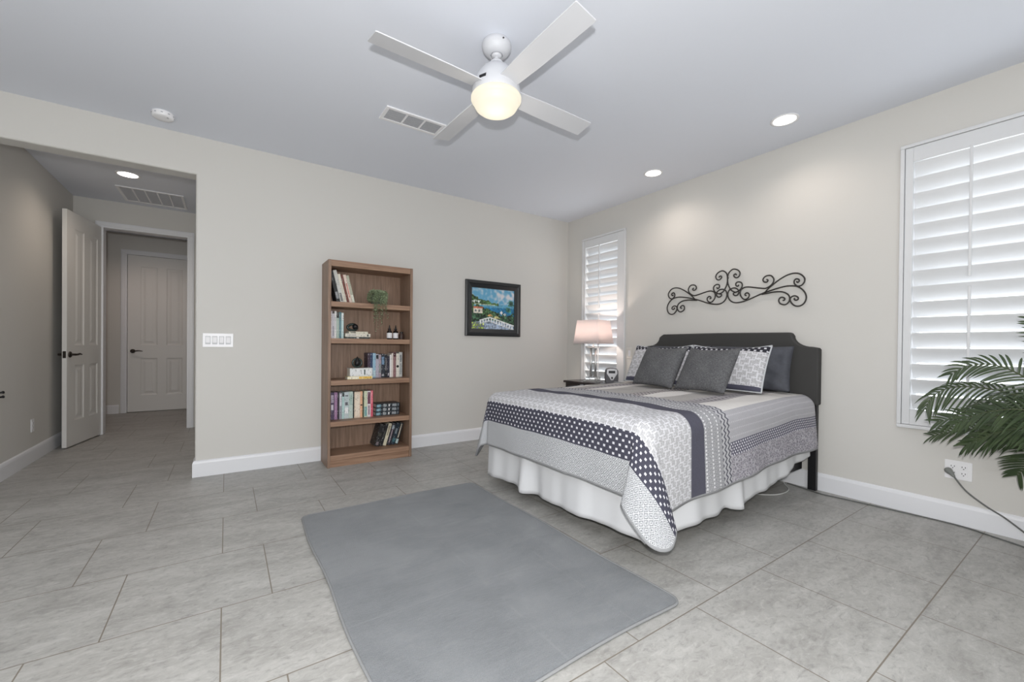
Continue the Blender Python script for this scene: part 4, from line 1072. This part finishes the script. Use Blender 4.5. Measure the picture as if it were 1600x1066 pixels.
def ring_ornament(name, label, loc, R0, r0, cm, ballr, ballpos, flatten=1., rz=0., drop=False):
    t = thing(name, label, 'ornament', loc, rz)
    bm = bmesh.new(); pts = [(R0*math.cos(2*math.pi*k/28), 0, R0*flatten*math.sin(2*math.pi*k/28)+R0*flatten+r0) for k in range(28)]
    tube(bm, pts+[pts[0]], r0, 10, caps=False); finish('ring', bm, cm, t)
    cp = [(0, -ballr), (ballr*.6, -ballr*.8), (ballr*.95, -ballr*.3), (ballr*.9, ballr*.3), (ballr*.55, ballr*1.1), (ballr*.2, ballr*1.9), (0, ballr*2.2)] if drop else None
    bm = bmesh.new(); lathe(bm, cp or [(0, -ballr), (ballr*.5, -ballr*.87), (ballr*.87, -ballr*.5), (ballr, 0), (ballr*.87, ballr*.5), (ballr*.5, ballr*.87), (0, ballr)], 20, center=ballpos); finish('core', bm, M_BLACKM, t, smooth=60)
    return t
M_DGLASS = mat('dark_green_glass', (.03, .045, .04, 1), .1)
ring_ornament('knot_ornament', 'dark green glass knot ornament on the second shelf book pile', (-2.795, -.13, SZ[3]+.0685), .042, .012, M_DGLASS, .026, (.022, -.012, .046), .66)
# dropper bottles
def bottle(label, x, group='amber dropper bottles'):
    t = thing('dropper_bottle', label, 'bottle', (x, -.19, SZ[3]+.0005), group=group)
    bm = bmesh.new(); lathe(bm, [(0, 0), (.0235, 0), (.025, .004), (.025, .070), (.019, .082), (.010, .086), (.010, .092), (0, .092)], 24); finish('bottle_body', bm, mat('amber_black_glass', (.012, .009, .008, 1), .12), t, smooth=50)
    bm = bmesh.new(); lathe(bm, [(.012, .088), (.013, .089), (.013, .104), (.007, .108), (.006, .122), (.003, .138), (0, .140)], 16); finish('dropper_cap', bm, M_BLACKM, t, smooth=50)
    bm = bmesh.new(); lathe(bm, [(.0255, .012), (.0255, .062)], 24); finish('paper_label', bm, mat('label_white', (.78, .78, .80, 1), .7), t)
bottle('left dropper bottle with white label on second shelf', -2.463); bottle('right dropper bottle with white label near shelf side', -2.402)
t = thing('dark_jar', 'dim brown jar in the right corner of second shelf', 'jar', (-2.335, -.165, SZ[3]+.0005))
bm = bmesh.new(); lathe(bm, [(0, 0), (.022, 0), (.026, .02), (.024, .05), (.017, .062), (0, .062)], 20); finish('jar_body', bm, mat('brown_jar', (.06, .035, .028, 1), .5), t, smooth=50)
bm = bmesh.new(); lathe(bm, [(0, .0622), (.018, .0622), (.018, .074), (0, .076)], 20); finish('jar_lid', bm, M_BLACKM, t, smooth=40)
# trailing plant
t = thing('trailing_plant', 'trailing green string plant in small pot on top shelf', 'plant', (-2.598, -.215, SZ[4]+.0005))
bm = bmesh.new(); lathe(bm, [(0, 0), (.045, 0), (.056, .085), (.058, .092), (.052, .092), (.048, .08), (0, .078)], 24); finish('pot', bm, mat('grey_green_pot', (.12, .14, .10, 1), .6), t, smooth=50)
bm = bmesh.new(); rp2 = random.Random(11)
def leaflet(bm, p, s, rp2):
    d = Vector((rp2.uniform(-1, 1), rp2.uniform(-1, .4), rp2.uniform(-1, .6))).normalized(); u_ = d.orthogonal().normalized(); w_ = d.cross(u_)
    vs = [bm.verts.new(p), bm.verts.new(p+d*s*.5+u_*s*.38), bm.verts.new(p+d*s+w_*s*.15), bm.verts.new(p+d*s*.5-u_*s*.38)]
    bm.faces.new(vs)
stems = bmesh.new()
for k in range(46):
    a = rp2.uniform(0, 2*math.pi); rr = .05*math.sqrt(rp2.random()); x, y = rr*math.cos(a), rr*math.sin(a)
    ln = rp2.choice([.05, .08, .10, .12, .14, .16, .2, .24]) if y < .02 else .05
    if k < 5: ln = .27+.02*k
    pts = [Vector((x*.6, y*.6, .085)), Vector((x*1.1, y*1.1, .118+rp2.uniform(0, .018)))]
    ox, oy = (x*1.5, -abs(y)*1.1-.062) if ln > .09 else (x*1.6, y*1.5)
    if ln > .09: ox = ox*.8
    pts += [Vector((ox, oy, .105)), Vector((ox*1.05+rp2.uniform(-.01, .01), oy-.008, .105-ln*.5)), Vector((ox*1.05+rp2.uniform(-.02, .02), oy-.006, .105-ln))]
    if ln > .09:
        for p in pts[2:]: p.y = min(p.y, -.128)
    sp = spline(pts, 6); tube(stems, sp, .0010, 4)
    for ip, p in enumerate(sp[5:]):
        for q in range(3 if p.z > .02 else 1): leaflet(bm, p+Vector((rp2.uniform(-.006, .006), rp2.uniform(-.006, .006), rp2.uniform(-.005, .005))), rp2.uniform(.010, .016), rp2)
for k in range(500):
    a = rp2.uniform(0, 2*math.pi); q = rp2.random()
    leaflet(bm, Vector((.068*math.cos(a), .068*math.sin(a), .03+.095*q)), rp2.uniform(.012, .018), rp2)
finish('stems', stems, M_STEM, t); finish('leaves', bm, M_IVY, t)['kind'] = 'stuff'
# shelf 3
g3 = 'books lying flat on the middle shelf'
flat_book('yellow book at the bottom of the middle shelf pile', g3, -2.868, -2.645, SZ[2]+.0005, .026, .11, (226, 212, 160), -.275, [(.0, .45, (236, 232, 214)), (.45, .95, (226, 184, 84))])
flat_book('thick white book topping the middle shelf pile', g3, -2.850, -2.648, SZ[2]+.027, .074, .11, (214, 216, 214), -.275, [(.02, .95, (222, 224, 224)), (.62, .68, (60, 88, 80))], R(2))
ring_ornament('drop_ornament', 'black glass drop ornament on the middle shelf white book', (-2.770, -.215, SZ[2]+.1015), .040, .009, M_DGLASS, .028, (0, -.006, .045), .95, drop=True)
upright(SZ[2], [('dark purple book at left of middle shelf row', .024, .238, (62, 44, 62), None),
                ('navy book second in middle shelf row', .022, .238, (44, 60, 96), None),
                ('light blue book third in middle shelf row', .028, .236, (150, 186, 208), [(.05, .3, (190, 214, 222), .8)]),
                ('pale grey book with black head, middle shelf row', .028, .226, (176, 172, 186), [(.80, .97, (24, 26, 34), .8)]),
                ('mauve grey slim book in middle shelf row', .022, .222, (168, 152, 162), [(.2, .6, (120, 140, 136), .6)]),
                ('black and steel blue book mid middle shelf row', .034, .228, (34, 42, 54), [(.55, .88, (110, 142, 172), .7), (.06, .14, (170, 172, 176), .6)]),
                ('black book with pale title, middle shelf row', .024, .222, (26, 28, 36), [(.3, .85, (120, 116, 122), .4)]),
                ('dark indigo book right of the black titled book', .022, .204, (38, 36, 54), [(.08, .2, (170, 164, 170), .6)]),
                ('slim white book in middle shelf row', .017, .220, (228, 226, 224), None),
                ('slim cream book before the mauve book, middle shelf', .016, .236, (222, 212, 204), None),
                ('mauve brown book near right of middle shelf row', .028, .246, (142, 106, 108), [(.82, .98, (70, 28, 34), .9)]),
                ('white book with black round emblem, middle shelf', .030, .232, (226, 222, 212), None),
                ('marbled grey white book at right end, middle shelf', .030, .246, (196, 198, 196), [(.1, .55, (150, 156, 156), .6), (.6, .9, (120, 126, 128), .5)])], 'books standing on the middle shelf', -2.660, yb=-.16, depth=.128)
# the round emblem
for o_ in [o for o in COL.objects if o.get('label') == 'white book with black round emblem, middle shelf']:
    bm = bmesh.new(); lathe(bm, [(0, .0012), (.0125, .0012), (.0125, 0)], 20)
    for v in bm.verts: v.co = Vector((v.co.x, -.064-v.co.z, .105+v.co.y))
    finish('round_emblem', bm, M_BLACKM, o_)
# shelf 4
upright(SZ[1], [('white mottled slim book at left end, fourth shelf', .014, .246, (206, 200, 190), [(.3, .9, (150, 140, 136), .6)]),
                ('purple book with pale emblem, fourth shelf', .032, .246, (74, 60, 88), [(.62, .9, (176, 164, 182), .7), (.35, .55, (205, 200, 212), .6)]),
                ('mauve book third on fourth shelf', .026, .246, (150, 112, 148), [(.1, .9, (172, 138, 168), .35)]),
                ('blackish violet slim book, fourth shelf', .015, .244, (34, 22, 38), None),
                ('white and black speckled book, fourth shelf', .022, .240, (150, 152, 160), [(.5, .95, (214, 214, 218), .7)]),
                ('pale aqua slim book with black top, fourth shelf', .019, .238, (176, 206, 204), [(.86, .99, (12, 12, 14), .95)]),
                ('grey white book with dark script, fourth shelf', .038, .244, (186, 198, 200), [(.5, .62, (90, 92, 98), .6), (.2, .42, (228, 230, 230), .7), (.84, .88, (70, 76, 80), .7)]),
                ('pale green grey book beside the dark gap, fourth shelf', .036, .246, (182, 198, 190), [(.5, .92, (160, 182, 174), .6)]),
                ('dark green slim book, fourth shelf', .011, .244, (26, 36, 32), None),
                ('wide peach cream book, fourth shelf', .052, .240, (222, 204, 184), [(.08, .9, (230, 216, 198), .7)]),
                ('orange and pink edged slim book, fourth shelf', .020, .244, (226, 176, 140), [(.45, .5, (60, 44, 40), .8)]),
                ('dark olive slim book, fourth shelf', .012, .240, (52, 60, 40), None),
                ('pale yellow to teal book, fourth shelf', .030, .244, (204, 210, 182), [(.04, .4, (122, 164, 164), .8)]),
                ('white book with dark red panel, fourth shelf', .030, .244, (216, 212, 214), [(.5, .95, (110, 62, 82), .8), (.08, .44, (130, 90, 110), .35)]),
                ('pink red book at right end, fourth shelf', .021, .246, (206, 88, 108), [(.5, .98, (236, 140, 150), .45)])], 'books standing on the fourth shelf', -3.012)
g4 = 'dark books stacked flat on the fourth shelf'
for k, nm in enumerate(('bottom dark teal book of the fourth shelf stack', 'middle dark teal book of the fourth shelf stack', 'top dark teal book of the fourth shelf stack')):
    flat_book(nm, g4, -2.595+.002*k, -2.365+.002*k, SZ[1]+.0005+k*.0385, .0375, .15, (22, 34, 44), YB, [(.03, .2, (120, 158, 172)), (.30, .44, (150, 156, 158)), (.52, .58, (214, 216, 216)), (.68, .86, (150, 156, 160)), (.91, .96, (120, 126, 132))])
# bottom shelf: six books leaning to the right
a5 = R(16); xb = -2.602
for label, th, h, c, band in [('black book with grey foot label, left of bottom shelf', .046, .212, (24, 23, 24), [(.06, .20, (120, 110, 116), .5), (.45, .6, (60, 58, 50), .6)]),
                              ('dark brown black book second on bottom shelf', .030, .212, (28, 26, 28), [(.3, .7, (64, 66, 62), .4)]),
                              ('cream book leaning third on bottom shelf', .030, .216, (206, 200, 176), [(.45, .9, (150, 140, 120), .4)]),
                              ('black book with pale lettering blocks, bottom shelf', .040, .214, (28, 30, 40), [(.1, .7, (150, 136, 144), .3), (.72, .9, (170, 182, 190), .5)]),
                              ('navy teal book leaning fifth on bottom shelf', .036, .212, (26, 44, 56), [(.12, .3, (60, 104, 112), .7), (.5, .75, (120, 130, 136), .5)]),
                              ('black and white edged book right end of bottom shelf', .030, .210, (34, 38, 42), [(.04, .24, (176, 196, 196), .8), (.3, .95, (206, 196, 178), .3)])]:
    hw = th/2/math.cos(a5)
    book(label, 'books leaning on the bottom shelf', (xb+hw, YB+.018+.075, SZ[0]+math.sin(a5)*th/2+.0005), th, .15, h, c, band, rot=(0, a5, 0)); xb += 2*hw+.002

# ------------------------------------------------------------------ potted palm at right
palm = thing('potted_palm', 'green palm with arching fronds before the wide window', 'palm', (-.46, -4.20, 0))
o0 = palm.location
bm = bmesh.new(); lathe(bm, [(0, 0), (.12, 0), (.135, .02), (.165, .26), (.175, .29), (.160, .29), (.15, .25), (0, .25)], 36); finish('pot', bm, mat('dark_pot', (.05, .045, .042, 1), .5), palm, smooth=50)
for k in range(5):
    a = 2*math.pi*k/5; bm = bmesh.new(); tube(bm, spline([(.03*math.cos(a), .03*math.sin(a), .24), (.035*math.cos(a), .035*math.sin(a), .42), (.05*math.cos(a), .05*math.sin(a), .60)], 5), [.014]*6+[.011]*5, 8); finish('cane', bm, M_STEM, palm)
rpp = random.Random(21)
def frond(path, ll, droop, nleaf=34, spread=1., bend=.25, start=.12, up=(0, 0, 1), tilt=0.):
    """path in world coords from crown to tip"""
    pts = spline([Vector(p)-o0 for p in path], 10); n_ = len(pts)
    cum = [0]
    for a, b in zip(pts, pts[1:]): cum.append(cum[-1]+(b-a).length)
    tot_ = cum[-1]
    def at(s):
        for i in range(n_-1):
            if cum[i+1] >= s: 
                f = (s-cum[i])/max(1e-6, cum[i+1]-cum[i]); return pts[i].lerp(pts[i+1], f), (pts[i+1]-pts[i]).normalized()
        return pts[-1], (pts[-1]-pts[-2]).normalized()
    bm = bmesh.new(); tube(bm, pts, [.006*(1-.8*i/(n_-1)) for i in range(n_)], 6, mi=1)
    nleaf = int(nleaf*.72); ll *= .92
    for k in range(nleaf):
        q = start+(1-start)*(k+.5)/nleaf; p, tdir = at(q*tot_)
        side = tdir.cross(Vector(up)).normalized(); nrm = side.cross(tdir).normalized()
        for s in (-1, 1):
            L_ = ll*(.45+.55*math.sin(math.pi*min(1, .18+.80*q)))*rpp.uniform(.85, 1.1)*(1-.35*q)
            ang_ = R(68-34*q+rpp.uniform(-7, 7))
            d = (tdir*math.cos(ang_)+side*s*math.sin(ang_)*spread+nrm*(.22+rpp.uniform(-.1, .1)+s*tilt)).normalized()
            wv = d.cross(nrm).normalized(); prev_ = None; hwid = .0050
            for m_ in range(6):
                f = m_/5; c_ = p+d*L_*f+Vector((0, 0, -1))*droop*L_*f*f
                hw_ = hwid*(.55+1.2*f)*(1-f)**.6*1.4+.0004
                a_, b_ = bm.verts.new(c_+wv*hw_+nrm*hw_*.35), bm.verts.new(c_-wv*hw_+nrm*hw_*.35); mid = bm.verts.new(c_)
                cur = (a_, mid, b_)
                if prev_:
                    for i in (0, 1):
                        fa = bm.faces.new((prev_[i], prev_[i+1], cur[i+1], cur[i])); fa.smooth = True
                prev_ = cur
    return finish('frond', bm, [M_LEAF, M_STEM], palm)
CR = (-.46, -4.17, .60)
frond([CR, (-.42, -4.05, .76), (-.36, -3.93, .835), (-.31, -3.80, .872), (-.28, -3.66, .868), (-.27, -3.57, .81), (-.265, -3.535, .72)], .20, .75, 40, start=.2, up=(-1, 0, .25))
frond([CR, (-.44, -4.06, .80), (-.40, -3.93, .945), (-.36, -3.82, 1.005), (-.34, -3.72, .995), (-.33, -3.65, .94)], .22, .35, 40, up=(-1, 0, .35))
frond([CR, (-.50, -4.14, .85), (-.47, -4.07, 1.05), (-.43, -3.99, 1.19), (-.40, -3.95, 1.25)], .24, .15, 36, up=(-1, .2, .2))
frond([CR, (-.44, -4.05, .71), (-.40, -3.90, .745), (-.36, -3.74, .715), (-.34, -3.60, .665)], .22, .25, 40, up=(-1, 0, .45))
frond([CR, (-.42, -4.05, .67), (-.34, -3.90, .675), (-.27, -3.72, .635), (-.22, -3.56, .56)], .20, .22, 40, up=(-1, 0, .8))
frond([CR, (-.40, -4.08, .65), (-.32, -3.96, .655), (-.27, -3.83, .61), (-.24, -3.70, .53)], .20, .28, 36, up=(-1, 0, .8))
frond([CR, (-.40, -4.10, .66), (-.30, -4.02, .61), (-.24, -3.95, .51), (-.20, -3.89, .40)], .27, .2, 40, up=(1, -.2, .3))
frond([CR, (-.50, -4.08, .78), (-.56, -3.97, .86), (-.60, -3.86, .86), (-.62, -3.78, .80)], .20, .4)
frond([CR, (-.40, -4.06, .75), (-.33, -3.98, .80), (-.28, -3.86, .77), (-.25, -3.76, .70)], .20, .35, 36, up=(-1, 0, .5))
frond([CR, (-.46, -4.04, .70), (-.47, -3.94, .70), (-.46, -3.82, .64), (-.45, -3.74, .57)], .20, .3, 36, up=(-1, 0, 1))
frond([CR, (-.48, -4.05, .76), (-.50, -3.93, .79), (-.50, -3.80, .755), (-.49, -3.70, .68)], .20, .3, 36, up=(-1, 0, .7))
frond([CR, (-.42, -4.08, .66), (-.40, -4.0, .68), (-.36, -3.90, .66), (-.33, -3.82, .60)], .20, .25, 34, up=(-1, 0, .6))
frond([CR, (-.48, -4.2, .9), (-.48, -4.22, 1.15), (-.46, -4.2, 1.35)], .2, .2)
frond([CR, (-.6, -4.2, .85), (-.75, -4.2, .95), (-.9, -4.2, .9)], .2, .4)
frond([CR, (-.5, -4.35, .85), (-.5, -4.55, .95), (-.5, -4.75, .85)], .2, .4)
